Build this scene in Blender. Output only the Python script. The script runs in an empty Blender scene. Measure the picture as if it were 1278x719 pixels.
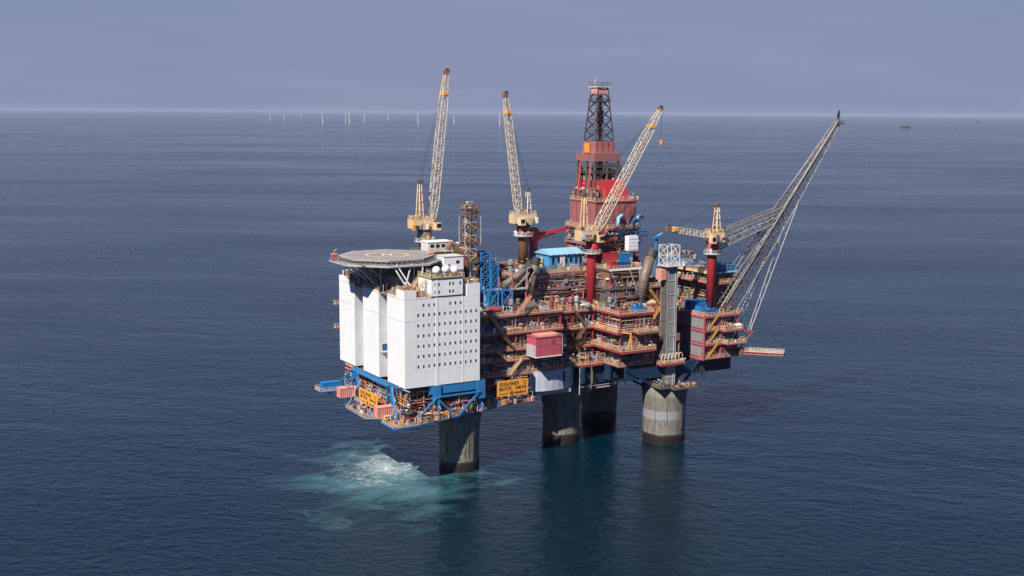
import bpy, math, random
from mathutils import Vector, Matrix
R = math.radians
random.seed(7)
scene = bpy.context.scene
col = scene.collection

# ------------------------------------------------------------------ camera, sky, sun, exposure
# metres; x runs along the platform away from the living quarters, y across it, z up from the sea
CAM = Vector((-161.87, -342.05, 120.0))
PITCH, ROLL, AZ = R(8.30), R(0.38), R(30.5)
fw = Vector((math.sin(AZ) * math.cos(PITCH), math.cos(AZ) * math.cos(PITCH), -math.sin(PITCH)))
r0 = Vector((math.cos(AZ), -math.sin(AZ), 0))
u0 = r0.cross(fw)
rt = r0 * math.cos(ROLL) + u0 * math.sin(ROLL)
up = u0 * math.cos(ROLL) - r0 * math.sin(ROLL)
cd = bpy.data.cameras.new('camera')
cd.sensor_width = 36.0
cd.lens = 1500 / 1278 * 36.0
cd.clip_start, cd.clip_end = 1.0, 400000.0
cam = bpy.data.objects.new('camera', cd)
cam.matrix_world = Matrix((( rt.x, up.x, -fw.x, CAM.x), (rt.y, up.y, -fw.y, CAM.y), (rt.z, up.z, -fw.z, CAM.z), (0, 0, 0, 1)))
col.objects.link(cam)
scene.camera = cam

SUN_EL, SUN_AZ = R(46), R(30)                    # sun stands on the -x side, a little towards the camera
sdir = Vector((-math.cos(SUN_AZ) * math.cos(SUN_EL), -math.sin(SUN_AZ) * math.cos(SUN_EL), math.sin(SUN_EL)))
sd = bpy.data.lights.new('sun', 'SUN')
sd.energy, sd.angle, sd.color = 5.0, R(1.0), (1.0, 0.945, 0.86)
sun = bpy.data.objects.new('sun', sd)
sun.rotation_euler = sdir.to_track_quat('Z', 'Y').to_euler()
sun.location = (0, 0, 400)
col.objects.link(sun)

world = bpy.data.worlds.new('World')
scene.world = world
world.use_nodes = True
wn, wl = world.node_tree.nodes, world.node_tree.links
wn.clear()
sky = wn.new('ShaderNodeTexSky')
sky.sky_type = 'NISHITA'
sky.sun_disc = False
sky.sun_elevation = SUN_EL
sky.sun_rotation = math.atan2(sdir.x, sdir.y)
sky.altitude = 100
sky.air_density, sky.dust_density, sky.ozone_density = 1.0, 0.0, 3.0
hsv = wn.new('ShaderNodeHueSaturation')
hsv.inputs['Saturation'].default_value = 0.95
tint = wn.new('ShaderNodeMix')
tint.data_type, tint.blend_type = 'RGBA', 'MULTIPLY'
tint.inputs[0].default_value = 1.0
tint.inputs[7].default_value = (0.21, 0.48, 0.98, 1)
bg = wn.new('ShaderNodeBackground')
bg.inputs['Strength'].default_value = 0.05
out = wn.new('ShaderNodeOutputWorld')
wl.new(sky.outputs[0], hsv.inputs['Color'])
wl.new(hsv.outputs[0], tint.inputs[6])
# low marine haze: pale lavender near the horizon thinning out to the clear sky above, with faint flat cloud in it
wtc = wn.new('ShaderNodeTexCoord')
wsp = wn.new('ShaderNodeSeparateXYZ'); wl.new(wtc.outputs['Generated'], wsp.inputs[0])
def wmath(op, a, b):
    t = wn.new('ShaderNodeMath'); t.operation = op
    for i, q in enumerate((a, b)):
        if isinstance(q, (int, float)): t.inputs[i].default_value = q
        else: wl.new(q, t.inputs[i])
    return t.outputs[0]
wz = wmath('MAXIMUM', wsp.outputs[2], 0.0)
hz_r = wn.new('ShaderNodeMapRange'); hz_r.interpolation_type = 'SMOOTHSTEP'
hz_r.inputs['From Min'].default_value, hz_r.inputs['From Max'].default_value, hz_r.inputs['To Min'].default_value, hz_r.inputs['To Max'].default_value = 0.03, 0.42, 1.0, 0.0
wl.new(wz, hz_r.inputs['Value']); hz_f = hz_r.outputs[0]
wmp = wn.new('ShaderNodeMapping'); wmp.inputs['Scale'].default_value = (3.0, 3.0, 34.0)
wl.new(wtc.outputs['Generated'], wmp.inputs['Vector'])
wnz = wn.new('ShaderNodeTexNoise'); wnz.inputs['Scale'].default_value = 1.0; wnz.inputs['Detail'].default_value = 6; wnz.inputs['Roughness'].default_value = 0.6
wl.new(wmp.outputs[0], wnz.inputs['Vector'])
wcl = wn.new('ShaderNodeMix'); wcl.data_type = 'RGBA'
wcl.inputs[6].default_value = (2.85, 3.6, 5.75, 1); wcl.inputs[7].default_value = (4.55, 5.0, 7.2, 1)
wl.new(wnz.outputs['Fac'], wcl.inputs[0])
whz = wn.new('ShaderNodeMix'); whz.data_type = 'RGBA'
wl.new(hz_f, whz.inputs[0]); wl.new(tint.outputs[2], whz.inputs[6]); wl.new(wcl.outputs[2], whz.inputs[7])
wl.new(whz.outputs[2], bg.inputs['Color'])
wl.new(bg.outputs[0], out.inputs['Surface'])

vs = scene.view_settings
vs.view_transform, vs.look, vs.exposure, vs.gamma = 'Standard', 'None', 0.44, 1.0
vs.use_curve_mapping = False
cy = scene.cycles
cy.use_denoising = True
cy.use_adaptive_sampling = False
cy.denoising_prefilter = 'FAST'
cy.max_bounces, cy.diffuse_bounces, cy.glossy_bounces, cy.transparent_max_bounces, cy.volume_bounces = 6, 3, 3, 12, 0
cy.caustics_reflective = cy.caustics_refractive = False

# ------------------------------------------------------------------ helpers
class MB:
    """collects faces; build() links them as one mesh object"""
    def __init__(s):
        s.v, s.f, s.m = [], [], []
    def face(s, pts, m=0):
        n = len(s.v)
        s.v.extend(tuple(p) for p in pts)
        s.f.append(tuple(range(n, n + len(pts))))
        s.m.append(m)
    def box(s, x0, x1, y0, y1, z0, z1, m=0):
        n = len(s.v)
        s.v.extend([(x0, y0, z0), (x1, y0, z0), (x1, y1, z0), (x0, y1, z0), (x0, y0, z1), (x1, y0, z1), (x1, y1, z1), (x0, y1, z1)])
        for q in ((0, 3, 2, 1), (4, 5, 6, 7), (0, 1, 5, 4), (1, 2, 6, 5), (2, 3, 7, 6), (3, 0, 4, 7)):
            s.f.append(tuple(n + i for i in q)); s.m.append(m)
        return s
    def cbox(s, c, d, m=0):
        return s.box(c[0] - d[0] / 2, c[0] + d[0] / 2, c[1] - d[1] / 2, c[1] + d[1] / 2, c[2] - d[2] / 2, c[2] + d[2] / 2, m)
    def bar(s, a, b, w, h=None, m=0):
        """square bar from a to b"""
        a, b = Vector(a), Vector(b)
        h = h or w
        d = (b - a)
        if d.length < 1e-6: return s
        d.normalize()
        side = d.cross(Vector((0, 0, 1)))
        if side.length < 1e-3: side = Vector((1, 0, 0))
        side.normalize()
        upv = side.cross(d)
        n = len(s.v)
        for p in (a, b):
            for i, j in ((-1, -1), (1, -1), (1, 1), (-1, 1)):
                s.v.append(tuple(p + side * (i * w / 2) + upv * (j * h / 2)))
        for q in ((0, 1, 2, 3), (7, 6, 5, 4), (0, 4, 5, 1), (1, 5, 6, 2), (2, 6, 7, 3), (3, 7, 4, 0)):
            s.f.append(tuple(n + i for i in q)); s.m.append(m)
        return s
    def tube(s, a, b, r, seg=8, r2=None, m=0, cap=True):
        a, b = Vector(a), Vector(b)
        r2 = r if r2 is None else r2
        d = (b - a).normalized()
        side = d.cross(Vector((0, 0, 1)))
        if side.length < 1e-3: side = Vector((1, 0, 0))
        side.normalize()
        upv = side.cross(d)
        n = len(s.v)
        for p, rr in ((a, r), (b, r2)):
            for i in range(seg):
                t = 2 * math.pi * i / seg
                s.v.append(tuple(p + side * (math.cos(t) * rr) + upv * (math.sin(t) * rr)))
        for i in range(seg):
            j = (i + 1) % seg
            s.f.append((n + i, n + j, n + seg + j, n + seg + i)); s.m.append(m)
        if cap:
            s.f.append(tuple(n + i for i in range(seg - 1, -1, -1))); s.m.append(m)
            s.f.append(tuple(n + seg + i for i in range(seg))); s.m.append(m)
        return s
    def path(s, pts, r, seg=8, m=0):
        """bent pipe with mitred joints, one connected surface"""
        pts = [Vector(p) for p in pts]
        n = len(s.v); k = len(pts)
        for i, p in enumerate(pts):
            d = ((pts[i] - pts[i - 1]).normalized() if i else Vector()) + ((pts[i + 1] - pts[i]).normalized() if i < k - 1 else Vector())
            d.normalize()
            if i == 0:
                side = d.cross(Vector((0, 0, 1)))
                if side.length < 1e-3: side = Vector((1, 0, 0))
            else:
                side = side - d * side.dot(d)
            side.normalize()
            upv = side.cross(d)
            for q in range(seg):
                t = 2 * math.pi * q / seg
                s.v.append(tuple(p + side * (math.cos(t) * r) + upv * (math.sin(t) * r)))
        for i in range(k - 1):
            for q in range(seg):
                j = (q + 1) % seg
                a = n + i * seg
                s.f.append((a + q, a + j, a + seg + j, a + seg + q)); s.m.append(m)
        s.f.append(tuple(n + i for i in range(seg - 1, -1, -1))); s.m.append(m)
        s.f.append(tuple(n + (k - 1) * seg + i for i in range(seg))); s.m.append(m)
        return s
    def lathe(s, c, prof, seg=24, m=0):
        """profile [(r, z), ...] turned about the vertical through c"""
        n = len(s.v); k = len(prof)
        for r, z in prof:
            for i in range(seg):
                t = 2 * math.pi * i / seg
                s.v.append((c[0] + math.cos(t) * r, c[1] + math.sin(t) * r, c[2] + z))
        for a in range(k - 1):
            for i in range(seg):
                j = (i + 1) % seg
                s.f.append((n + a * seg + i, n + a * seg + j, n + (a + 1) * seg + j, n + (a + 1) * seg + i)); s.m.append(m)
        s.f.append(tuple(n + i for i in range(seg - 1, -1, -1))); s.m.append(m)
        s.f.append(tuple(n + (k - 1) * seg + i for i in range(seg))); s.m.append(m)
        return s
    def prism(s, poly, z0, z1, m=0):
        k = len(poly); n = len(s.v)
        s.v.extend((p[0], p[1], z0) for p in poly); s.v.extend((p[0], p[1], z1) for p in poly)
        s.f.append(tuple(n + i for i in range(k - 1, -1, -1))); s.m.append(m)
        s.f.append(tuple(n + k + i for i in range(k))); s.m.append(m)
        for i in range(k):
            j = (i + 1) % k
            s.f.append((n + i, n + j, n + k + j, n + k + i)); s.m.append(m)
        return s
    def mesh(s, name, mats, smooth=False):
        me = bpy.data.meshes.new(name)
        me.from_pydata(s.v, [], s.f)
        if not isinstance(mats, (list, tuple)): mats = [mats]
        for mt in mats: me.materials.append(mt)
        if len(mats) > 1: me.polygons.foreach_set('material_index', s.m)
        if smooth: me.polygons.foreach_set('use_smooth', [True] * len(s.f))
        me.update()
        return me
    def build(s, name, mats, parent=None, smooth=False, kind=None):
        return link(name, s.mesh(name, mats, smooth), parent, kind)

def link(name, me, parent=None, kind=None):
    o = bpy.data.objects.new(name, me)
    col.objects.link(o)
    if parent is not None:
        o.parent = parent
        o.matrix_parent_inverse = Matrix.Translation(-wloc(parent))
    if kind: o['kind'] = kind
    return o

def wloc(o):
    return Vector(o.location)

def thing(name, label, cat, loc=(0, 0, 0), group=None):
    o = bpy.data.objects.new(name, None)
    col.objects.link(o)
    o.location = loc
    o.empty_display_size = 1.0
    return tag(o, label, cat, group)

def tag(o, label, cat, group=None):
    o['label'], o['category'] = label, cat
    if group: o['group'] = group
    return o

def structure(o):
    o['kind'] = 'structure'
    return o

# ------------------------------------------------------------------ materials
def mat(name, colr, rough=0.6, metal=0.0, dirt=0.35, dirtcol=(0.10, 0.065, 0.045), scale=0.35, streak=True, spec=0.35, bump=0.0, thresh=0.52):
    m = bpy.data.materials.new(name)
    m.use_nodes = True
    n, l = m.node_tree.nodes, m.node_tree.links
    b = n['Principled BSDF']
    b.inputs['Roughness'].default_value = rough
    b.inputs['Metallic'].default_value = metal
    b.inputs['Specular IOR Level'].default_value = spec
    c4 = (*colr, 1)
    if dirt <= 0:
        b.inputs['Base Color'].default_value = c4
        return m
    geo = n.new('ShaderNodeNewGeometry')
    mp = n.new('ShaderNodeMapping')
    mp.inputs['Scale'].default_value = (1, 1, 0.18 if streak else 1)
    l.new(geo.outputs['Position'], mp.inputs['Vector'])
    n1 = n.new('ShaderNodeTexNoise')
    n1.inputs['Scale'].default_value = scale * 3
    n1.inputs['Detail'].default_value = 7
    n1.inputs['Roughness'].default_value = 0.65
    l.new(mp.outputs[0], n1.inputs['Vector'])
    rp = n.new('ShaderNodeValToRGB')
    rp.color_ramp.elements[0].position, rp.color_ramp.elements[0].color = thresh - 0.08, (0, 0, 0, 1)
    rp.color_ramp.elements[1].position, rp.color_ramp.elements[1].color = thresh + 0.2, (dirt, dirt, dirt, 1)
    l.new(n1.outputs['Fac'], rp.inputs['Fac'])
    n2 = n.new('ShaderNodeTexNoise')
    n2.inputs['Scale'].default_value = scale * 0.7
    n2.inputs['Detail'].default_value = 3
    l.new(geo.outputs['Position'], n2.inputs['Vector'])
    mr = n.new('ShaderNodeMapRange')
    mr.inputs['To Min'].default_value, mr.inputs['To Max'].default_value = (0.93, 1.06) if min(colr) > 0.6 else (0.78, 1.18)
    l.new(n2.outputs['Fac'], mr.inputs['Value'])
    vm = n.new('ShaderNodeVectorMath'); vm.operation = 'SCALE'
    vm.inputs[0].default_value = colr
    l.new(mr.outputs[0], vm.inputs['Scale'])
    mx = n.new('ShaderNodeMix'); mx.data_type = 'RGBA'
    l.new(rp.outputs['Color'], mx.inputs[0])
    l.new(vm.outputs[0], mx.inputs[6])
    mx.inputs[7].default_value = (*dirtcol, 1)
    l.new(mx.outputs[2], b.inputs['Base Color'])
    if bump:
        bp = n.new('ShaderNodeBump'); bp.inputs['Strength'].default_value = bump; bp.inputs['Distance'].default_value = 0.1
        l.new(n1.outputs['Fac'], bp.inputs['Height']); l.new(bp.outputs[0], b.inputs['Normal'])
    return m

M = {}
M['white'] = mat('white_paint', (0.80, 0.80, 0.795), 0.5, dirt=0.22, dirtcol=(0.40, 0.36, 0.32), scale=0.25, thresh=0.54)
M['turbine'] = mat('turbine_grey_paint', (0.52, 0.52, 0.54), 0.5, dirt=0)
M['offwhite'] = mat('weathered_white_paint', (0.66, 0.65, 0.63), 0.55, dirt=0.5, dirtcol=(0.28, 0.20, 0.15))
M['concrete'] = mat('concrete', (0.235, 0.218, 0.19), 0.85, dirt=0.85, dirtcol=(0.10, 0.085, 0.07), scale=0.42, thresh=0.47, bump=0.3)
M['growth'] = mat('wet_marine_growth', (0.020, 0.017, 0.015), 0.4, dirt=0.5, dirtcol=(0.06, 0.032, 0.02), scale=0.5, streak=False)
M['greywhite'] = mat('pale_grey_band_paint', (0.27, 0.27, 0.29), 0.7, dirt=0.4, dirtcol=(0.3, 0.25, 0.2))
M['red'] = mat('red_paint', (0.50, 0.03, 0.045), 0.55, dirt=0.55, dirtcol=(0.22, 0.08, 0.07), thresh=0.5)
M['pink'] = mat('faded_red_paint', (0.40, 0.125, 0.125), 0.6, dirt=0.65, dirtcol=(0.19, 0.10, 0.085))
M['weathered'] = mat('weathered_pink_cladding', (0.35, 0.115, 0.115), 0.65, dirt=0.8, dirtcol=(0.20, 0.13, 0.115), scale=0.4, thresh=0.47)
M['oxide'] = mat('red_oxide_paint', (0.33, 0.058, 0.068), 0.65, dirt=0.55, dirtcol=(0.12, 0.05, 0.045))
M['hotpink'] = mat('bleached_red_paint', (0.54, 0.085, 0.135), 0.55, dirt=0.45, dirtcol=(0.33, 0.13, 0.13), thresh=0.5)
M['salmon'] = mat('salmon_paint', (0.72, 0.31, 0.25), 0.6, dirt=0.35, dirtcol=(0.35, 0.12, 0.08))
M['yellow'] = mat('yellow_safety_paint', (0.70, 0.36, 0.09), 0.55, dirt=0.45, dirtcol=(0.36, 0.13, 0.06), scale=0.6)
M['rail'] = mat('peach_handrail_paint', (0.76, 0.50, 0.29), 0.55, dirt=0.3, dirtcol=(0.45, 0.2, 0.1), scale=0.6)
M['tan'] = mat('tan_crane_paint', (0.72, 0.51, 0.29), 0.55, dirt=0.4, dirtcol=(0.28, 0.14, 0.07), scale=0.5)
M['cream'] = mat('cream_crane_paint', (0.64, 0.56, 0.44), 0.55, dirt=0.35, dirtcol=(0.30, 0.17, 0.09), scale=0.5)
M['orange'] = mat('orange_paint', (0.78, 0.30, 0.06), 0.55, dirt=0.3, dirtcol=(0.35, 0.1, 0.05))
M['blue'] = mat('blue_paint', (0.02, 0.20, 0.47), 0.55, dirt=0.6, dirtcol=(0.07, 0.09, 0.13), thresh=0.5)
M['deepblue'] = mat('deep_blue_paint', (0.015, 0.09, 0.28), 0.5, dirt=0.35, dirtcol=(0.03, 0.05, 0.09))
M['paleblue'] = mat('pale_blue_paint', (0.27, 0.50, 0.72), 0.55, dirt=0.3, dirtcol=(0.2, 0.25, 0.3))
M['grey'] = mat('grey_cladding', (0.27, 0.27, 0.275), 0.6, dirt=0.55, dirtcol=(0.15, 0.11, 0.09))
M['lightgrey'] = mat('light_grey_steel', (0.45, 0.45, 0.46), 0.5, dirt=0.4, dirtcol=(0.22, 0.15, 0.11))
M['steel'] = mat('galvanised_steel', (0.52, 0.52, 0.52), 0.42, metal=0.5, dirt=0.4, dirtcol=(0.2, 0.13, 0.09))
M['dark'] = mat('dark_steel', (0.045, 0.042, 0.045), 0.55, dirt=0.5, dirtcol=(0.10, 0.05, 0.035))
M['mid'] = mat('weathered_steel', (0.13, 0.115, 0.105), 0.6, dirt=0.6, dirtcol=(0.16, 0.07, 0.04))
M['rust'] = mat('rusty_brown_steel', (0.25, 0.125, 0.075), 0.75, dirt=0.6, dirtcol=(0.10, 0.05, 0.03), scale=0.6)
M['duct'] = mat('scorched_duct_steel', (0.22, 0.17, 0.14), 0.55, metal=0.2, dirt=0.6, dirtcol=(0.05, 0.04, 0.04), scale=0.3, streak=False)
M['grating'] = mat('deck_plate', (0.17, 0.15, 0.145), 0.75, dirt=0.5, dirtcol=(0.2, 0.10, 0.06), streak=False)
M['helideck'] = mat('helideck_coating', (0.31, 0.285, 0.28), 0.85, dirt=0.5, dirtcol=(0.15, 0.13, 0.13), scale=0.1, streak=False)
M['linewhite'] = mat('white_marking_paint', (0.72, 0.70, 0.68), 0.7, dirt=0.25, dirtcol=(0.4, 0.36, 0.33))
M['lineyellow'] = mat('yellow_marking_paint', (0.72, 0.47, 0.14), 0.7, dirt=0.25, dirtcol=(0.4, 0.3, 0.2))
M['signyellow'] = mat('orange_yellow_sign_paint', (0.90, 0.37, 0.05), 0.5, dirt=0.15, dirtcol=(0.5, 0.25, 0.05))
M['navy'] = mat('dark_navy_paint', (0.012, 0.04, 0.085), 0.5, dirt=0.4, dirtcol=(0.03, 0.03, 0.035))
M['sidewhite'] = mat('pale_grey_side_panel', (0.60, 0.60, 0.61), 0.55, dirt=0.3, dirtcol=(0.40, 0.37, 0.34))  # greyer tone for the side panels inside the wall recesses
M['blind'] = mat('window_blind', (0.20, 0.20, 0.20), 0.6, dirt=0)
M['black'] = mat('black_lettering', (0.015, 0.014, 0.014), 0.5, dirt=0)
M['windwall'] = mat('wind_wall_sheet', (0.50, 0.53, 0.58), 0.6, dirt=0.4, dirtcol=(0.2, 0.19, 0.19))
M['paleblue2'] = mat('sky_blue_paint', (0.06, 0.30, 0.56), 0.55, dirt=0.3, dirtcol=(0.15, 0.2, 0.25))
M['green'] = mat('green_paint', (0.06, 0.22, 0.14), 0.6, dirt=0.3)
g = bpy.data.materials.new('window_glass'); g.use_nodes = True
gb = g.node_tree.nodes['Principled BSDF']
gb.inputs['Base Color'].default_value = (0.012, 0.014, 0.018, 1); gb.inputs['Roughness'].default_value = 0.12
M['glass'] = g

# ------------------------------------------------------------------ sea and haze
def sea_material():
    m = bpy.data.materials.new('sea_water'); m.use_nodes = True
    n, l = m.node_tree.nodes, m.node_tree.links
    b = n['Principled BSDF']
    b.inputs['IOR'].default_value = 1.333
    b.inputs['Specular IOR Level'].default_value = 0.5
    b.inputs['Roughness'].default_value = 0.06
    geo = n.new('ShaderNodeNewGeometry')
    def noise(scale, detail, rough, stretch=(1, 1, 1), rot=0.0, dist=0.0):
        mp = n.new('ShaderNodeMapping'); mp.vector_type = 'TEXTURE'     # crests run along the direction rot
        mp.inputs['Scale'].default_value = tuple(1 / q for q in stretch); mp.inputs['Rotation'].default_value = (0, 0, rot)
        l.new(geo.outputs['Position'], mp.inputs['Vector'])
        t = n.new('ShaderNodeTexNoise'); t.inputs['Scale'].default_value = scale
        t.inputs['Detail'].default_value = detail; t.inputs['Roughness'].default_value = rough; t.inputs['Distortion'].default_value = dist
        l.new(mp.outputs[0], t.inputs['Vector'])
        return t
    def math_(op, a, bb):
        t = n.new('ShaderNodeMath'); t.operation = op
        for i, q in enumerate((a, bb)):
            if isinstance(q, (int, float)): t.inputs[i].default_value = q
            else: l.new(q, t.inputs[i])
        return t.outputs[0]
    # wind sea: heights in metres
    rot = R(-8)
    swell = noise(0.011, 2, 0.5, (0.5, 1.6, 1), R(-52), 0.3)
    wave = noise(0.05, 4, 0.6, (0.65, 1.4, 1), R(-46), 0.5)
    chop = noise(0.26, 5, 0.62, (0.8, 1.25, 1), R(-40), 0.5)
    slick = noise(0.006, 4, 0.6, (0.4, 1.6, 1), R(-34), 0.6)
    gust = noise(0.0016, 4, 0.6, (0.35, 1.5, 1), R(-32))
    h = math_('ADD', math_('MULTIPLY', swell.outputs['Fac'], 5.0), math_('MULTIPLY', wave.outputs['Fac'], 3.4))
    gm = n.new('ShaderNodeMapRange'); gm.inputs['From Min'].default_value, gm.inputs['From Max'].default_value = 0.38, 0.64
    gm.inputs['To Min'].default_value, gm.inputs['To Max'].default_value = 0.35, 1.5
    l.new(math_('MULTIPLY', math_('ADD', gust.outputs['Fac'], slick.outputs['Fac']), 0.5), gm.inputs['Value'])
    rr = n.new('ShaderNodeMapRange')
    rr.inputs['From Min'].default_value, rr.inputs['From Max'].default_value, rr.inputs['To Min'].default_value, rr.inputs['To Max'].default_value = 0.35, 1.5, 0.055, 0.13
    l.new(gm.outputs[0], rr.inputs['Value']); l.new(rr.outputs[0], b.inputs['Roughness'])
    h = math_('ADD', h, math_('MULTIPLY', math_('MULTIPLY', chop.outputs['Fac'], 3.6), gm.outputs[0]))
    ripple = noise(1.0, 3, 0.6, (0.85, 1.2, 1), R(-28), 0.3)
    h = math_('ADD', h, math_('MULTIPLY', ripple.outputs['Fac'], 0.6))
    bp = n.new('ShaderNodeBump'); bp.inputs['Strength'].default_value = 1.0; bp.inputs['Distance'].default_value = 0.27
    l.new(h, bp.inputs['Height']); l.new(bp.outputs[0], b.inputs['Normal'])
    # water colour: deep blue, with milky turquoise where the outfall stirs air into it
    sp = n.new('ShaderNodeSeparateXYZ'); l.new(geo.outputs['Position'], sp.inputs[0])
    def plume(cx, cy, rx, ry, ang):
        ca, sa = math.cos(ang), math.sin(ang)
        dx = math_('SUBTRACT', sp.outputs[0], cx); dy = math_('SUBTRACT', sp.outputs[1], cy)
        a = math_('DIVIDE', math_('ADD', math_('MULTIPLY', dx, ca), math_('MULTIPLY', dy, sa)), rx)
        c = math_('DIVIDE', math_('SUBTRACT', math_('MULTIPLY', dy, ca), math_('MULTIPLY', dx, sa)), ry)
        d = math_('SQRT', math_('ADD', math_('MULTIPLY', a, a), math_('MULTIPLY', c, c)), 0)
        return math_('SUBTRACT', 1.0, d)
    wob = noise(0.06, 8, 0.7, (0.75, 1.3, 1), R(-20), 0.7)
    p1 = plume(*PLUME)
    f = math_('ADD', p1, math_('MULTIPLY', math_('SUBTRACT', wob.outputs['Fac'], 0.5), 2.6))
    mr = n.new('ShaderNodeMapRange'); mr.interpolation_type = 'SMOOTHSTEP'
    mr.inputs['From Min'].default_value, mr.inputs['From Max'].default_value = 0.05, 1.0
    mr.inputs['To Min'].default_value, mr.inputs['To Max'].default_value = 0.0, 0.56
    l.new(f, mr.inputs['Value'])
    mx = n.new('ShaderNodeMix'); mx.data_type = 'RGBA'
    mx.inputs[6].default_value = (0.0002, 0.0125, 0.0235, 1)
    mx.inputs[7].default_value = (0.10, 0.27, 0.285, 1)
    l.new(mr.outputs[0], mx.inputs[0]); l.new(mx.outputs[2], b.inputs['Base Color'])
    return m
PLUME = (3.0, 12.0, 60.0, 40.0, R(59.5))
def ring_sheet(name, radii, seg, z, m):
    mb = MB()
    cx, cy = CAM.x, CAM.y
    for r in radii:
        for i in range(seg):
            t = 2 * math.pi * i / seg
            mb.v.append((cx + r * math.cos(t), cy + r * math.sin(t), z))
    mb.v.append((cx, cy, z)); c = len(mb.v) - 1
    for i in range(seg):
        mb.f.append((c, i, (i + 1) % seg))
    for a in range(len(radii) - 1):
        for i in range(seg):
            j = (i + 1) % seg
            mb.f.append((a * seg + i, (a + 1) * seg + i, (a + 1) * seg + j, a * seg + j))
    return mb.build(name, m)
structure(ring_sheet('sea', [200, 1000, 5000, 25000, 120000], 96, 0.0, sea_material()))
hz = MB().box(CAM.x - 130000, CAM.x + 130000, CAM.y - 130000, CAM.y + 130000, -1.0, 230.0)
hm = bpy.data.materials.new('haze_air'); hm.use_nodes = True
hn, hl = hm.node_tree.nodes, hm.node_tree.links
hn.remove(hn['Principled BSDF'])
pv = hn.new('ShaderNodeVolumePrincipled')
pv.inputs['Color'].default_value = (0.60, 0.66, 0.86, 1)
pv.inputs['Density'].default_value = 0.9e-5
pv.inputs['Anisotropy'].default_value = 0.0
hl.new(pv.outputs[0], hn['Material Output'].inputs['Volume'])
hz.build('haze', hm, kind='stuff')

# ------------------------------------------------------------------ building blocks
def rail(mb, pts, h=1.2, m=0, t=0.1, step=1.6, toe=True):
    for a, b in zip(pts[:-1], pts[1:]):
        a, b = Vector(a), Vector(b)
        L = (b - a).length
        k = max(1, round(L / step))
        for i in range(k + 1):
            p = a.lerp(b, i / k)
            mb.bar(p, p + Vector((0, 0, h)), t, m=m)
        for zz in ((h, h * 0.55) if L > 0.5 else (h,)):
            mb.bar(a + Vector((0, 0, zz)), b + Vector((0, 0, zz)), t, m=m)
        if toe:
            mb.bar(a + Vector((0, 0, 0.11)), b + Vector((0, 0, 0.11)), 0.05, 0.22, m=m)

def ring(c, side, upv, w, h):
    c = Vector(c)
    return [c + side * (i * w / 2) + upv * (j * h / 2) for i, j in ((-1, -1), (1, -1), (1, 1), (-1, 1))]

def axis_sections(a, b, widths, side=None):
    """square sections along a-b; widths = [(t, w, h), ...]"""
    a, b = Vector(a), Vector(b)
    d = (b - a).normalized()
    side = Vector(side) if side else d.cross(Vector((0, 0, 1))).normalized()
    side = (side - d * side.dot(d)).normalized()
    upv = side.cross(d)
    return [ring(a.lerp(b, t), side, upv, w, h) for t, w, h in widths]

def lerp_sections(keys, n):
    """resample (t, w, h) keys at n+1 even stations"""
    o = []
    for i in range(n + 1):
        t = i / n
        for (t0, w0, h0), (t1, w1, h1) in zip(keys[:-1], keys[1:]):
            if t0 <= t <= t1 + 1e-9:
                f = (t - t0) / (t1 - t0)
                o.append((t, w0 + (w1 - w0) * f, h0 + (h1 - h0) * f)); break
    return o

def lattice(parent, secs, rc, rl, mc, ml, xbrace=False, seg=6, square=False, chord_name='chord'):
    for k in range(4):
        mb = MB().path([s[k] for s in secs], rc, seg)
        mb.build(chord_name, mc, parent)
    mb = MB()
    for i in range(len(secs) - 1):
        A, B = secs[i], secs[i + 1]
        for k in range(4):
            j = (k + 1) % 4
            f = (i + k) % 2
            mb.bar(A[k] if f else A[j], B[j] if f else B[k], rl * 2)
            if xbrace: mb.bar(A[j] if f else A[k], B[k] if f else B[j], rl * 2)
            mb.bar(A[k], A[j], rl * 2)
    for k in range(4):
        mb.bar(secs[-1][k], secs[-1][(k + 1) % 4], rl * 2)
    mb.build('lacing', ml, parent, kind='stuff')

PAL = ['mid', 'grey', 'lightgrey', 'rust', 'oxide', 'pink', 'tan', 'yellow', 'white', 'deepblue', 'dark', 'salmon', 'steel', 'blue', 'orange']
PALM = [M[k] for k in PAL]
WPAL = [9, 9, 9, 5, 5, 6, 4.5, 3, 3.2, 1, 8, 2.5, 8, 0.7, 0.8]
def pick(w=None):
    return random.choices(range(len(PAL)), weights=w or WPAL)[0]
def U(a, b):
    return random.uniform(a, b)

def clutter(mb, x0, x1, y0, y1, z, n, hmax=2.6, w=None):
    """small fittings standing on a deck: boxes, bottles, pipe loops"""
    for _ in range(int(n * 1.35)):
        x, y, m = U(x0, x1), U(y0, y1), pick(w)
        k = random.random()
        if k < 0.38:
            a, b, h = U(0.25, 1.2), U(0.25, 1.0), U(0.3, hmax * 0.8)
            mb.box(x - a / 2, x + a / 2, y - b / 2, y + b / 2, z, z + h, m)
        elif k < 0.48:
            mb.tube((x, y, z), (x, y, z + U(0.5, hmax * 0.8)), U(0.1, 0.32), 7, m=m)
        elif k < 0.68:
            h, L = U(0.5, hmax * 0.7), U(0.8, 2.6)
            d = (L, 0) if random.random() < 0.6 else (0, L)
            mb.tube((x, y, z + h), (x + d[0], y + d[1], z + h), U(0.15, 0.38), 8, m=m)
        elif k < 0.93:
            h, L, r = U(1.0, hmax), U(0.8, 4.0), U(0.06, 0.16)
            d = (L, 0) if random.random() < 0.7 else (0, L * 0.6)
            mb.path([(x, y, z), (x, y, z + h), (x + d[0], y + d[1], z + h), (x + d[0], y + d[1], z)], r, 5, m)
        else:
            h = U(1.5, hmax + 1.0)
            mb.bar((x, y, z), (x, y, z + h), 0.09, m=m)
            mb.box(x - 0.2, x + 0.2, y - 0.15, y + 0.15, z + h, z + h + 0.25, 8)

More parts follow.
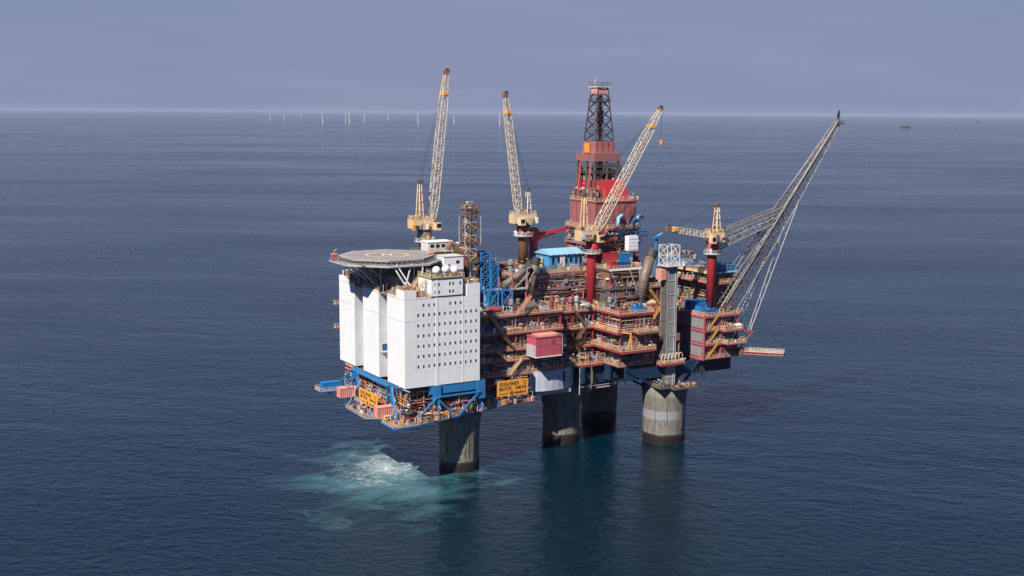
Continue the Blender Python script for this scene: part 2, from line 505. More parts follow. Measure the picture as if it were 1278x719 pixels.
def face_pipes(mb, axis, a0, a1, p, z0, z1, n, w=None):
    """pipe runs on a face: axis 'x' = the -y face at y=p, axis 'y' = the -x face at x=p"""
    def P(a, d, z): return (a, p - d, z) if axis == 'x' else (p - d, a, z)
    for _ in range(n):
        m, r, d = pick(w), U(0.06, 0.22), U(0.1, 0.9)
        k = random.random()
        a, z = U(a0, a1), U(z0, z1)
        if k < 0.4:
            b = min(a1, max(a0, a + U(-1, 1) * (a1 - a0) * 0.6))
            if abs(a - b) > 1: mb.tube(P(a, d, z), P(b, d, z), r, 6, m=m)
        elif k < 0.7:
            zb = min(z1, max(z0, z + U(-1, 1) * (z1 - z0) * 0.8))
            if abs(zb - z) > 0.8: mb.tube(P(a, d, z), P(a, d, zb), r, 6, m=m)
        elif k < 0.88:
            b = min(a1, max(a0, a + U(-6, 6))); zb = min(z1, max(z0, z + U(-4, 4)))
            if abs(a - b) > 0.6 and abs(zb - z) > 0.6:
                mb.path([P(a, d, z), P(b, d, z), P(b, d, zb)], r, 6, m)
        else:
            s_, h = U(0.4, 1.3), U(0.4, 1.5)
            q0, q1 = P(a - s_ / 2, 0.0, z), P(a + s_ / 2, d + 0.2, z + h)
            mb.box(min(q0[0], q1[0]), max(q0[0], q1[0]), min(q0[1], q1[1]), max(q0[1], q1[1]), z, z + h, m)

def stair(parent, a, b, w=1.1, m='yellow', side=(0, 1, 0)):
    """flight of steps from a up to b, stringers and treads and handrail"""
    a, b = Vector(a), Vector(b); s = Vector(side)
    mb = MB()
    n = max(3, int((b.z - a.z) / 0.3))
    for k in (-1, 1):
        o = s * (k * w / 2)
        mb.bar(a + o, b + o, 0.08, 0.32)
        hv = Vector((0, 0, 1.05))
        mb.bar(a + o + hv, b + o + hv, 0.085)
        mb.bar(a + o + hv * 0.55, b + o + hv * 0.55, 0.07)
        for i in range(0, n + 1, 4):
            p = a.lerp(b, i / n) + o
            mb.bar(p, p + hv, 0.075)
    for i in range(n + 1):
        p = a.lerp(b, i / n)
        mb.bar(p - s * (w / 2), p + s * (w / 2), 0.24, 0.05)
    return mb.build('stair_flight', M[m], parent)

# shared equipment meshes, made once
EQ = {}
def eq_vessel(mname, L=5.0, r=1.1):
    key = ('vessel', mname, L, r)
    if key not in EQ:
        mb = MB()
        pr = [(-L / 2 - r * 0.45, r * 0.25), (-L / 2 - r * 0.3, r * 0.65), (-L / 2, r), (L / 2, r), (L / 2 + r * 0.3, r * 0.65), (L / 2 + r * 0.45, r * 0.25)]
        n = 14
        for x, rr in pr:
            for i in range(n):
                t = 2 * math.pi * i / n
                mb.v.append((x, rr * math.cos(t), r + 0.5 + rr * math.sin(t)))
        for a in range(len(pr) - 1):
            for i in range(n):
                j = (i + 1) % n
                mb.f.append((a * n + i, (a + 1) * n + i, (a + 1) * n + j, a * n + j)); mb.m.append(0)
        mb.f.append(tuple(range(n))); mb.m.append(0)
        mb.f.append(tuple((len(pr) - 1) * n + i for i in range(n - 1, -1, -1))); mb.m.append(0)
        for x in (-L * 0.3, L * 0.3): mb.box(x - 0.2, x + 0.2, -r * 0.7, r * 0.7, 0, r, 1)
        mb.tube((0.4, 0, 2 * r + 0.3), (0.4, 0, 2 * r + 1.1), 0.22, 8, m=1)
        mb.tube((-1.2, 0, 2 * r + 0.3), (-1.2, 0, 2 * r + 0.9), 0.16, 8, m=1)
        EQ[key] = mb.mesh('vessel', [M[mname], M['mid']])
    return EQ[key]
def eq_column(mname, h=5.0, r=0.8):
    key = ('column', mname, h, r)
    if key not in EQ:
        mb = MB().lathe((0, 0, 0), [(r * 0.8, 0), (r * 0.8, 0.4), (r, 0.45), (r, h - 0.4), (r * 0.75, h - 0.12), (r * 0.3, h)], 12)
        mb.lathe((0, 0, 0), [(r + 0.45, h * 0.6), (r + 0.45, h * 0.6 + 0.1)], 10, 1)
        mb.path([(r, 0, h * 0.8), (r + 0.5, 0, h * 0.8), (r + 0.5, 0, 0)], 0.14, 6, 1)
        EQ[key] = mb.mesh('separator', [M[mname], M['mid']])
    return EQ[key]
def eq_skid(mname, m2='mid', d=(4.0, 2.2, 2.2)):
    key = ('skid', mname, m2, d)
    if key not in EQ:
        x, y, z = d
        mb = MB()
        mb.box(-x / 2, x / 2, -y / 2, y / 2, 0, 0.25, 1)
        mb.box(-x * 0.46, x * 0.1, -y * 0.42, y * 0.42, 0.25, z * 0.82)
        mb.box(x * 0.16, x * 0.46, -y * 0.36, y * 0.3, 0.25, z * 0.6)
        mb.tube((x * 0.3, 0, z * 0.6), (x * 0.3, 0, z), 0.35, 8, m=1)
        mb.box(-x * 0.4, -x * 0.1, -y * 0.3, y * 0.3, z * 0.82, z, 1)
        mb.path([(x * 0.05, -y * 0.3, z * 0.82), (x * 0.05, -y * 0.3, z * 1.1), (x * 0.4, -y * 0.3, z * 1.1), (x * 0.4, -y * 0.3, 0.3)], 0.12, 6, 1)
        EQ[key] = mb.mesh('skid', [M[mname], M[m2]])
    return EQ[key]
def eq_cabin(mname, d=(6.0, 2.5, 2.6), corr=True):
    """freight container or cabin with ribbed sides"""
    key = ('cabin', mname, d, corr)
    if key not in EQ:
        x, y, z = d
        mb = MB()
        mb.box(-x / 2 + 0.06, x / 2 - 0.06, -y / 2 + 0.06, y / 2 - 0.06, 0.1, z - 0.06)
        for sx in (-1, 1):
            for sy in (-1, 1):
                mb.box(sx * x / 2 - 0.12, sx * x / 2 + 0.12, sy * y / 2 - 0.12, sy * y / 2 + 0.12, 0, z)
        for sy in (-1, 1):
            for zz in (0.1, z - 0.1): mb.box(-x / 2 + .12, x / 2 - .12, sy * y / 2 - 0.09, sy * y / 2 + 0.09, zz - 0.1, zz + 0.1)
        for sx in (-1, 1):
            for zz in (0.1, z - 0.1): mb.box(sx * x / 2 - 0.09, sx * x / 2 + 0.09, -y / 2 + .12, y / 2 - .12, zz - 0.1, zz + 0.1)
        if corr:
            k = max(2, int(x / 0.75))
            for i in range(1, k):
                xx = -x / 2 + x * i / k
                for sy in (-1, 1): mb.box(xx - 0.13, xx + 0.13, sy * y / 2 - 0.06, sy * y / 2 + 0.06, 0.25, z - 0.25)
            k = max(2, int(y / 0.75))
            for i in range(1, k):
                yy = -y / 2 + y * i / k
                for sx in (-1, 1): mb.box(sx * x / 2 - 0.06, sx * x / 2 + 0.06, yy - 0.13, yy + 0.13, 0.25, z - 0.25)
        EQ[key] = mb.mesh('container', M[mname])
    return EQ[key]
def put(name, me, loc, parent=None, rz=0.0):
    o = bpy.data.objects.new(name, me)
    col.objects.link(o)
    if parent is not None:
        o.parent = parent
        o.matrix_parent_inverse = Matrix.Translation(-wloc(parent))
    o.location = loc
    o.rotation_euler = (0, 0, rz)
    return o

def panel_mesh(w, h, mname, axis):
    key = ('panel', round(w, 2), round(h, 2), mname, axis)
    if key not in EQ:
        mb = MB()
        if axis == 'x': mb.box(-w / 2 + 0.04, w / 2 - 0.04, -0.06, 0.06, -h / 2 + 0.03, h / 2 - 0.03)
        else: mb.box(-0.06, 0.06, -w / 2 + 0.04, w / 2 - 0.04, -h / 2 + 0.03, h / 2 - 0.03)
        if mname in ('grey', 'mid', 'oxide', 'pink', 'lightgrey', 'dark'):     # pressed ribs of the cladding
            k = max(2, int(w / 0.6))
            for i in range(1, k):
                a = -w / 2 + w * i / k
                if axis == 'x': mb.box(a - 0.07, a + 0.07, -0.13, -0.05, -h / 2 + 0.1, h / 2 - 0.1)
                else: mb.box(-0.13, -0.05, a - 0.07, a + 0.07, -h / 2 + 0.1, h / 2 - 0.1)
        EQ[key] = mb.mesh('wall_panel', M[mname])
    return EQ[key]

def panels(parent, axis, a0, a1, p, z0, z1, mats, bay=3.6, skip=0.0):
    k = max(1, round((a1 - a0) / bay))
    w = (a1 - a0) / k
    for i in range(k):
        if random.random() < skip: continue
        c = a0 + w * (i + 0.5)
        loc = (c, p, (z0 + z1) / 2) if axis == 'x' else (p, c, (z0 + z1) / 2)
        put('wall_panel', panel_mesh(w, z1 - z0, random.choice(mats), axis), loc, parent)

def deck(parent, x0, x1, y0, y1, z, edge='pink', floor='grating', rails='FL', railm='rail', t=0.85):
    if edge == 'pink': edge, t = random.choice(('pink', 'oxide', 'pink', 'pink', 'weathered')), t * random.choice((0.6, 0.75, 1.0))
    d = MB().box(x0 + 0.16, x1 - 0.16, y0 + 0.16, y1 - 0.16, z - 0.28, z).build('deck_floor', M[floor], parent)
    for q in ((x0, x1, y0, y0 + 0.16), (x0, x1, y1 - 0.16, y1), (x0, x0 + 0.16, y0 + 0.16, y1 - 0.16), (x1 - 0.16, x1, y0 + 0.16, y1 - 0.16)):
        MB().box(*q, z - t, z + 0.03).build('edge_beam', M[edge], d)
    mb = MB()
    i = 0.1
    if 'F' in rails: rail(mb, [(x0 + i, y0 + i, z), (x1 - i, y0 + i, z)])
    if 'L' in rails: rail(mb, [(x0 + i, y0 + i, z), (x0 + i, y1 - i, z)])
    if 'R' in rails: rail(mb, [(x1 - i, y0 + i, z), (x1 - i, y1 - i, z)])
    if 'B' in rails: rail(mb, [(x0 + i, y1 - i, z), (x1 - i, y1 - i, z)])
    if mb.v: mb.build('handrail', M[railm], d)
    # under-deck joists, seen from below on the overhangs
    return d

def module(name, label, x0, x1, y0, y1, levels, ztop=None, edge='pink', walls=('grey', 'mid', 'grey', 'oxide', 'dark'), setF=2.2, setL=2.2,
           skip=0.15, dens=1.0, ch=2.8, midrail=True, rails='FL', columns='oxide', cw=None, toprails='FLRB', floor='grating', bay=3.6, topclutter=0):
    t = thing(name, label, 'platform module', ((x0 + x1) / 2, (y0 + y1) / 2, levels[0]))
    L = list(levels)
    for i, z in enumerate(L):
        top = i == len(L) - 1
        deck(t, x0, x1, y0, y1, z, edge, floor, toprails if top else (rails if midrail else ''))
        if top: break
        z1 = L[i + 1]
        xa, ya = x0 + setL, y0 + setF
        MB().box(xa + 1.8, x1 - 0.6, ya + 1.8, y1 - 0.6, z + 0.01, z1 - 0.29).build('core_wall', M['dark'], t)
        if 'F' in rails: panels(t, 'x', xa, x1 - 0.4, ya, z + 0.05, z1 - 0.32, walls, bay, skip)
        if 'L' in rails: panels(t, 'y', ya + 0.1, y1 - 0.4, xa - 0.1, z + 0.05, z1 - 0.32, walls, bay, skip)
        panels(t, 'y', ya + 0.1, y1 - 0.4, x1 - 0.3, z + 0.05, z1 - 0.32, ['grey', 'mid'], 6.0)
        panels(t, 'x', xa, x1 - 0.5, y1 - 0.3, z + 0.05, z1 - 0.32, ['grey', 'mid'], 6.0)
        mb = MB()
        nF, nL = int((x1 - x0) * 2.1 * dens), int((y1 - y0) * 1.4 * dens)
        hm_ = min(ch, z1 - z - 1.0)
        if 'F' in rails:
            clutter(mb, x0 + 0.5, x1 - 0.6, y0 + 0.4, ya - 0.3, z + 0.01, nF, hm_, cw)
            face_pipes(mb, 'x', x0 + 0.6, x1 - 0.6, ya - 0.1, z + 0.4, z1 - 0.6, int(nF * 1.5), cw)
            for _ in range(3):
                zz = U(z + 2.4, z1 - 0.9); aa = U(x0 + .6, x1 - 6); mb.box(aa, min(x1 - .5, aa + U(5, 16)), ya - U(.5, 1.2), ya - 0.3, zz, zz + 0.16, random.choice((3, 6, 2, 12)))
            if skip > 0.05: clutter(mb, xa, x1 - 1, ya + 0.3, ya + 1.7, z + 0.01, nF // 3, hm_ + 0.8, cw)
        if 'L' in rails:
            clutter(mb, x0 + 0.4, xa - 0.3, y0 + 0.5, y1 - 0.6, z + 0.01, nL, hm_, cw)
            face_pipes(mb, 'y', y0 + 0.6, y1 - 0.6, xa - 0.2, z + 0.4, z1 - 0.6, int(nL * 1.1), cw)
        # thin cross bracing and scaffold poles on the faces
        for _ in range(int((x1 - x0) / 5 * dens)) if 'F' in rails else ():
            a = U(x0 + 1, x1 - 4); q = random.choice((3, 4, 5, 0, 2))
            if random.random() < 0.5: mb.bar((a, y0 + 0.8, z + 0.1), (a + U(2, 4.5), y0 + 0.8, z1 - 0.4), 0.16, m=q)
            for dx in (0, 1.2): mb.bar((a + dx, y0 + U(.3, .7), z), (a + dx, y0 + U(.3, .7), z1 - 0.3), 0.09, m=q)
        for _ in range(int((y1 - y0) / 6 * dens)) if 'L' in rails else ():
            a = U(y0 + 1, y1 - 4); q = random.choice((3, 4, 5, 0, 2))
            mb.bar((x0 + 0.8, a, z + 0.1), (x0 + 0.8, a + U(2, 4.5), z1 - 0.4), 0.16, m=q)
        mb.build('small_fittings', PALM, t, kind='stuff')
        # lamps under the deck edge and hangers
    nx = max(1, round((x1 - x0) / 9)); ny = max(1, round((y1 - y0) / 10))
    for i in range(nx + 1):
        x = x0 + 0.7 + (x1 - x0 - 1.4) * i / nx
        MB().box(x - 0.28, x + 0.28, y0 + 0.55, y0 + 1.1, L[0], L[-1] - 0.29).build('column', M[columns], t)
    for j in range(1, ny + 1):
        y = y0 + 0.7 + (y1 - y0 - 1.4) * j / ny
        MB().box(x0 + 0.42, x0 + 0.98, y - 0.28, y + 0.28, L[0], L[-1] - 0.29).build('column', M[columns], t)
    if topclutter:
        mb = MB()
        clutter(mb, x0 + 0.8, x1 - 0.8, y0 + 0.8, y1 - 0.8, L[-1] + 0.01, topclutter, 3.0, cw)
        mb.build('small_fittings', PALM, t, kind='stuff')
    return t

def text_mesh(body, size):
    cu = bpy.data.curves.new('lettering', 'FONT')
    cu.body, cu.size, cu.align_x, cu.align_y = body, size, 'LEFT', 'BOTTOM_BASELINE'
    cu.extrude = 0.02
    cu.offset = size * 0.022
    o = bpy.data.objects.new('lettering', cu)
    col.objects.link(o)
    bpy.context.view_layer.update()
    me = bpy.data.meshes.new_from_object(o.evaluated_get(bpy.context.evaluated_depsgraph_get()))
    bpy.data.objects.remove(o); bpy.data.curves.remove(cu)
    me.name = 'lettering'
    return me

# ------------------------------------------------------------------ concrete shafts
def shaft(x, y, r, ztop, flare, label, band=None, collar=None):
    t = thing('concrete_shaft', label, 'concrete shaft', (x, y, 0), 'concrete shafts of the platform')
    prof = [(r, -6), (r, 4.0), (r * 1.005, ztop * 0.55), (r * 1.0 + flare * 0.45, ztop * 0.8), (r + flare, ztop)]
    MB().lathe((x, y, 0), prof, 48).build('shaft_wall', M['concrete'], t, True)
    MB().lathe((x, y, 0), [(r + 0.03, -6), (r + 0.12, 0.0), (r + 0.1, 2.2), (r + 0.08, 3.4), (r - 0.1, 3.6)], 48).build('tide_band', M['growth'], t, True)
    if band: MB().lathe((x, y, 0), [(r + 0.09, band[0]), (r + 0.12, band[1])], 48).build('painted_band', M['greywhite'], t)
    if collar: MB().lathe((x, y, 0), [(r, collar - 0.6), (r + 0.55, collar), (r + 0.7, ztop + 0.05)], 40).build('collar', M['concrete'], t, True)
    # embedded steel: ladders, hatches and pipes on the wall
    mb = MB()
    for k in range(5):
        a = R(U(200, 330))
        px_, py_ = x + (r + 0.15) * math.cos(a), y + (r + 0.15) * math.sin(a)
        mb.tube((px_, py_, U(4, 8)), (px_ , py_, ztop), 0.12, 6)
    mb.build('riser_pipes', M['mid'], t, kind='stuff')
    return t
shaft(24.8, 9.6, 6.75, 21.0, 1.1, 'concrete shaft standing alone under the white living quarters block')
shaft(74.6, 22.8, 6.9, 22.0, 0.3, 'concrete shaft with a wider collar behind the grey wind wall', collar=14.5)
shaft(106.6, 44.7, 7.0, 22.0, 0.4, 'dark shaded concrete shaft farthest back under the deck')
shaft(108.0, 4.2, 7.8, 21.0, 0.8, 'concrete shaft with a pale grey painted band under the lift tower', band=(9.0, 12.3))

# ------------------------------------------------------------------ steel frame under the main deck
fr = thing('deck_frame', 'dark blue steel girder frame under the red process decks between the shafts', 'steel frame', (98, 26, 22))
for x in (53, 66, 74.6, 86, 97, 108, 122, 134):
    MB().box(x - 0.45, x + 0.45, 8, 52, 24.0, 29.6).build('cross_girder', M['navy'], fr)
for y in (12, 22.8, 34, 45):
    MB().box(52, 136, y - 0.4, y + 0.4, 22.8, 28.2).build('long_girder', M['navy'], fr)
for (x, y) in ((74.6, 22.8), (106.6, 44.7), (108, 7)):
    MB().lathe((x, y, 0), [(6.4, 21.5), (6.0, 26.0), (6.0, 30.2)], 28).build('transition_cone', M['navy'], fr)
mb = MB()
for _ in range(70):
    x, y = U(54, 134), U(9, 48)
    L = U(4, 22); z = U(20.8, 23.6); r = U(0.12, 0.42)
    d = (L, 0) if random.random() < 0.6 else (0, L * 0.6)
    mb.tube((x, y, z), (min(136, x + d[0]), min(50, y + d[1]), z), r, 7, m=pick())
for _ in range(60):
    x, y = U(54, 134), U(9, 20)
    mb.tube((x, y, U(19.5, 23)), (x, y, 29.5), U(0.1, 0.3), 6, m=pick())
mb.build('pipework', PALM, fr, kind='stuff')
for k, (x0, x1, y0, y1, z) in enumerate(((64, 91, 15, 19, 21.9), (99.5, 104, -4.5, 6, 22.0), (104.2, 115, -6.6, -3.2, 21.6))):
    deck(fr, x0, x1, y0, y1, z, 'mid', 'grating', 'FLR', 'mid', 0.5)
    mb = MB(); clutter(mb, x0 + .6, x1 - .6, y0 + .6, y1 - .6, z + 0.01, 20, 2.0, [9, 5, 3, 5, 2, 1, 1, 1, 1, 1, 9, 0, 3, 1, 0]); mb.build('small_fittings', PALM, fr, kind='stuff')
MB().box(121.6, 137.5, 2.0, 26, 24.2, 29.1).build('sump_tank', M['dark'], fr)
MB().box(73.5, 79, 17, 19, 22.0, 26.0).build('red_cabin', M['pink'], fr)
for y in (2.0, 8.5): MB().box(88, 121.4, y - 0.4, y + 0.4, 24.6, 29.3).build('long_girder', M['navy'], fr)
for a, b in (((88, 1.6, 29), (100.5, 1.6, 21.6)), ((121.6, 1.6, 29), (115.2, 1.6, 21.8)), ((121.6, 8, 24.6), (115.6, 8, 21.4)), ((93, 8.4, 24.6), (100.4, 6.4, 20.4))):
    MB().bar(a, b, 0.8).build('brace', M['navy'], fr)
w_ = thing('wind_wall', 'pale blue grey sheet steel wind wall hanging above the second shaft', 'wall', (58, 12, 22))
for i in range(8):
    a0, a1 = R(-118 + 9 * i), R(-118 + 9 * (i + 1) - 0.4)
    cx, cy_, rr = 61.0, 24.6, 17.2
    p0, p1 = (cx + rr * math.cos(a0), cy_ + rr * math.sin(a0)), (cx + rr * math.cos(a1), cy_ + rr * math.sin(a1))
    mb = MB().prism([p0, p1, (p1[0], p1[1] + 0.2), (p0[0], p0[1] + 0.2)], 23.2, 30.3)
    mb.build('panel', M['windwall'] if 'windwall' in M else M['lightgrey'], w_)
MB().box(55, 70, 9.5, 20, 21.3, 22.9).build('ledge', M['lightgrey'], w_)

# ------------------------------------------------------------------ living quarters
lq = thing('accommodation_block', 'tall white accommodation block with rows of small dark windows', 'building', (13.7, 27, 32))
LX, LY = 27.4, 54.0
wall = MB().box(4.2, LX, 0.12, LY, 32.0, 60.4).build('wall', M['white'], lq)
slabs = [(0.0, 13.2), (19.9, 33.0), (40.2, LY)]
for a, b in slabs:
    MB().box(0.12, 4.2, a + 0.12, b - 0.12, 32.0, 60.4).build('stair_tower', M['white'], lq)
    k, rows = 4, [32.0, 39.2, 46.4, 53.6, 60.6]
    w = (b - a) / k
    for i in range(k):
        for z0, z1 in zip(rows[:-1], rows[1:]):
            put('wall_panel', EQ.setdefault(('lqL', round(w, 2)), MB().box(0, 0.12, -w / 2 + 0.02, w / 2 - 0.02, -3.585, 3.585).mesh('wall_panel', M['white'])),
                (0.0, a + w * (i + 0.5), (z0 + z1) / 2), lq)
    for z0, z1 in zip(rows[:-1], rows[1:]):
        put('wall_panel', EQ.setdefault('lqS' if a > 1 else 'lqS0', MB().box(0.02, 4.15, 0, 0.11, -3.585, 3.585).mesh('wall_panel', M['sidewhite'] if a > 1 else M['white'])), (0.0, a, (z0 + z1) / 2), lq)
rows = [32.0, 37.1, 40.45, 43.8, 47.15, 50.5, 53.9, 57.2, 60.6]
cw_ = (LX - 4.2) / 12
for z0, z1 in zip(rows[:-1], rows[1:]):
    for i in range(12):
        h_ = z1 - z0
        put('wall_panel', EQ.setdefault(('lqF', round(h_, 2)), MB().box(-cw_ / 2 + 0.02, cw_ / 2 - 0.02, 0, 0.12, -h_ / 2 + 0.02, h_ / 2 - 0.02).mesh('wall_panel', M['white'])),
            (4.2 + cw_ * (i + 0.5), 0.0, (z0 + z1) / 2), lq)
gl = MB().box(-0.26, 0.26, -0.02, 0.02, -0.46, 0.46).mesh('window', M['glass'])
gl2 = MB().box(-0.26, 0.26, -0.02, 0.02, -0.46, 0.05).box(-0.255, 0.255, -0.022, 0.02, 0.05, 0.46, 1).mesh('window', [M['glass'], M['blind']])
fm = MB()
for q in ((-0.31, -0.26, -0.46, 0.46), (0.26, 0.31, -0.46, 0.46), (-0.31, 0.31, 0.46, 0.51), (-0.31, 0.31, -0.52, -0.46)): fm.box(q[0], q[1], -0.06, 0.02, q[2], q[3])
fm = fm.mesh('window_frame', M['lightgrey'])
def window(x, z, y=0.0):
    o = put('window', gl2 if random.random() < 0.3 else gl, (x, y, z), lq)
    put('window_frame', fm, (x, y, z), o)
for r in range(6):
    for i in range(12): window(4.75 + 1.925 * i, 38.8 + 3.36 * r)
for i in (1, 2, 3, 6, 7, 8): window(4.75 + 1.925 * i, 58.75)
# parapets, raised corner piers and the roof house
MB().box(0.0, 4.2, 0.0, 6.2, 60.62, 63.6).build('corner_pier', M['white'], lq)
MB().box(0.0, 3.8, 46.0, LY, 60.62, 62.6).build('corner_pier', M['white'], lq)
MB().box(22.6, LX, 0.0, 6.0, 60.62, 64.6).build('corner_pier', M['white'], lq)
for q in ((4.3, 9.4, 0.0, 0.25), (0.0, 0.25, 6.3, 13.2), (0.0, 0.25, 19.9, 33.0), (0.0, 0.25, 40.2, 45.9)):
    MB().box(*q, 60.62, 61.25).build('parapet', M['offwhite'], lq)
MB().box(0.4, LX, 0.4, LY, 60.42, 60.6).build('roof', M['grating'], lq)
MB().box(9.6, 21.0, 0.0, 9.5, 60.62, 67.0).build('roof_house', M['white'], lq)
MB().box(9.3, 21.3, -0.3, 9.8, 67.02, 67.3).build('roof_edge', M['green'], lq)
MB().box(9.5, 21.1, -0.12, 0.0, 61.0, 61.35).build('belt_course', M['dark'], lq)
for z, xs in ((65.2, (11.0, 12.3, 16.2, 17.4, 20.0)), (62.7, (11.0, 12.3, 16.2, 17.4))):
    for x in xs: window(x, z)
MB().box(11.05, 11.95, -0.09, -0.003, 31.0, 67.0).build('white_duct', M['white'], lq)
MB().box(20.75, 21.1, -0.07, -0.003, 32.0, 61.0).build('rain_pipe', M['white'], lq)
for run in ([(0.2, 6.3, 61.2), (0.2, 13, 61.2)], [(0.2, 20, 61.2), (0.2, 33, 61.2)], [(0.3, 40.4, 61.2), (0.3, 46, 61.2)], [(0.2, 6, 63.6), (0.2, 0.2, 63.6), (4, 0.2, 63.6), (4, 6, 63.6)],
            [(4.4, 0.15, 61.2), (9.3, 0.15, 61.2)], [(9.5, 9.6, 67.3), (9.5, -0.1, 67.3), (21.1, -0.1, 67.3), (21.1, 9.6, 67.3)], [(22.7, 0.1, 64.6), (27.3, 0.1, 64.6), (27.3, 6, 64.6)]):
    mb = MB(); rail(mb, run); mb.build('handrail', M['tan'], lq)
stair(lq, (3.8, 3.2, 61.0), (9.2, 3.2, 66.2), 1.3, 'tan')
stair(lq, (6.0, 10.5, 60.8), (11.5, 10.5, 67.2), 1.3, 'tan')
mb = MB()
WR = [6, 5, 6, 4, 1, 1, 7, 5, 5, 0.5, 8, 2, 4, .3, 1]
clutter(mb, 4.6, 9.2, 0.8, 12, 60.62, 70, 2.6, WR)
clutter(mb, 1.0, 26, 11, 52, 60.62, 330, 4.4, WR)
clutter(mb, 10, 20.8, 0.4, 9, 67.32, 60, 1.8, WR)
clutter(mb, 23, 27, 0.6, 5.5, 64.62, 22, 1.8, WR)
clutter(mb, 0.6, 3.6, 0.6, 5.6, 63.62, 20, 1.6, WR)
clutter(mb, 0.6, 3.4, 46.5, 53, 62.62, 22, 2.2, WR)
mb.build('small_fittings', PALM, lq, kind='stuff')
MB().box(5, 26, 16, 48, 60.7, 66.0).build('plant_room', M['grey'], lq)
MB().box(19.5, 27.3, 10.5, 18.1, 60.62, 66.8).build('plant_room', M['grey'], lq)
# balconies on the far end and in the recess
for z in (43.5, 52.0):
    MB().box(-1.6, 1.8, LY + 0.02, LY + 2.0, z - 0.2, z).build('balcony', M['rust'], lq)
    mb = MB(); rail(mb, [(-1.5, LY + 0.1, z), (-1.5, LY + 1.9, z), (1.7, LY + 1.9, z)]); mb.build('balcony_handrail', M['tan'], lq)
MB().box(0.6, 4.1, 18.2, 19.9, 40.6, 40.8).build('balcony', M['tan'], lq)
MB().box(1.2, 3.4, 19.8, 19.88, 41.0, 43.2).build('door', M['deepblue'], lq)
for k, (x, z, r) in enumerate(((12.2, 69.5, 1.35), (15.6, 69.7, 1.35), (18.7, 69.3, 1.35))):
    d = thing('satellite_dome', ('white satellite dome nearest the helideck, leftmost of the three on the roof house', 'white satellite dome in the middle of the three on the roof house', 'white satellite dome nearest the lattice mast, rightmost of the three on the roof house')[k], 'satellite dome', (x, 1.6, 67.3), 'satellite domes on the roof house')
    pr = [(0.25, -1.1)] + [(r * math.cos(R(t)), r * math.sin(R(t))) for t in range(-65, 90, 12)] + [(0.05, r)]
    MB().lathe((x, 1.6, z), pr, 20).build('dome', M['white'], d, True)
    MB().tube((x, 1.6, 67.3), (x, 1.6, z - r * 0.9), 0.28, 10).build('post', M['lightgrey'], d)

# cabins and pipe on the roof behind the quarters
c = thing('roof_cabin', 'white metal cabin beside the rust brown pipe on the quarters roof', 'cabin', (27.5, 21, 66.9))
MB().box(23.6, 31.0, 18.3, 24, 66.85, 71.4).build('wall', M['white'], c)
MB().box(23.4, 31.2, 18.1, 24.2, 71.4, 71.6).build('roof', M['offwhite'], c)
MB().box(25, 25.9, 18.2, 18.3, 66.9, 69.0).build('door', M['grey'], c)
MB().box(28.2, 29.4, 18.22, 18.3, 69.0, 70.0).build('window', M['glass'], c)
MB().box(23.5, 31.1, 18.2, 32, 60.7, 66.8).build('base', M['mid'], c)
c = thing('control_cabin', 'long white control cabin with dark windows beneath the crane behind the helideck', 'cabin', (31, 38, 72))
MB().box(26.5, 36, 36, 42, 71.2, 74.4).build('wall', M['offwhite'], c)
MB().box(26.3, 36.2, 35.8, 42.2, 74.4, 74.7).build('roof', M['white'], c)
for x in (28, 30.2, 32.4, 34.6): MB().box(x - 0.7, x + 0.7, 35.93, 36.0, 72.6, 73.7).build('window', M['glass'], c)
MB().box(26.6, 40, 35, 52, 60.7, 71.1).build('base', M['mid'], c)
mb = MB(); rail(mb, [(26, 34.8, 71.1), (41, 34.8, 71.1)]); mb.build('handrail', M['tan'], c)
mb = MB(); clutter(mb, 27, 40, 32.6, 35.8, 66.9, 40, 4.0, WR); clutter(mb, 36.5, 40, 35.2, 45, 71.12, 30, 3.5, WR); mb.build('small_fittings', PALM, c, kind='stuff')
tag(MB().path([(28.6, 25, 73.0), (29.4, 25, 75.2), (30.8, 25, 74.6), (35.8, 25, 68.6), (36.2, 25, 62.0)], 1.0, 12).build('vent_pipe', M['rust'], None, True),
    'thick rust brown vent pipe sloping down beside the lattice mast', 'pipe')

# ------------------------------------------------------------------ helideck
HC, HZ = (8.0, 30.4), 71.8
hd = thing('helideck', 'grey octagonal helideck with yellow circle on top of the white block', 'helideck', (HC[0], HC[1], 62))
def octo(r, rot=22.5): return [(HC[0] + r * math.cos(R(rot + 45 * i)), HC[1] + r * math.sin(R(rot + 45 * i))) for i in range(8)]
MB().prism(octo(16.6), HZ - 0.6, HZ).build('deck_plate', M['helideck'], hd)
MB().prism(octo(15.9), HZ - 1.7, HZ - 0.62).build('deck_beams', M['mid'], hd)
def flat_ring(r0, r1, seg, rot=0):
    mb = MB(); n = seg
    for r in (r0, r1):
        for i in range(n):
            t = 2 * math.pi * i / n + R(rot)
            mb.v.append((HC[0] + r * math.cos(t), HC[1] + r * math.sin(t), HZ + 0.012))
    for i in range(n):
        j = (i + 1) % n
        mb.f.append((i, n + i, n + j, j)); mb.m.append(0)
    return mb
flat_ring(6.7, 7.6, 64).build('landing_circle', M['lineyellow'], hd)
flat_ring(15.9, 16.35, 8, 22.5).build('perimeter_line', M['linewhite'], hd)
ca, sa = math.cos(R(-30)), math.sin(R(-30))
mbh = MB()
for q in ((-1.7, -1.0, -2.2, 2.2), (1.0, 1.7, -2.2, 2.2), (-1.0, 1.0, -0.4, 0.4)):
    pts = [(q[0], q[2]), (q[1], q[2]), (q[1], q[3]), (q[0], q[3])]
    mbh.face([(HC[0] + x * ca - y * sa, HC[1] + x * sa + y * ca, HZ + 0.014) for x, y in pts])
mbh.build('letter_h', M['linewhite'], hd)
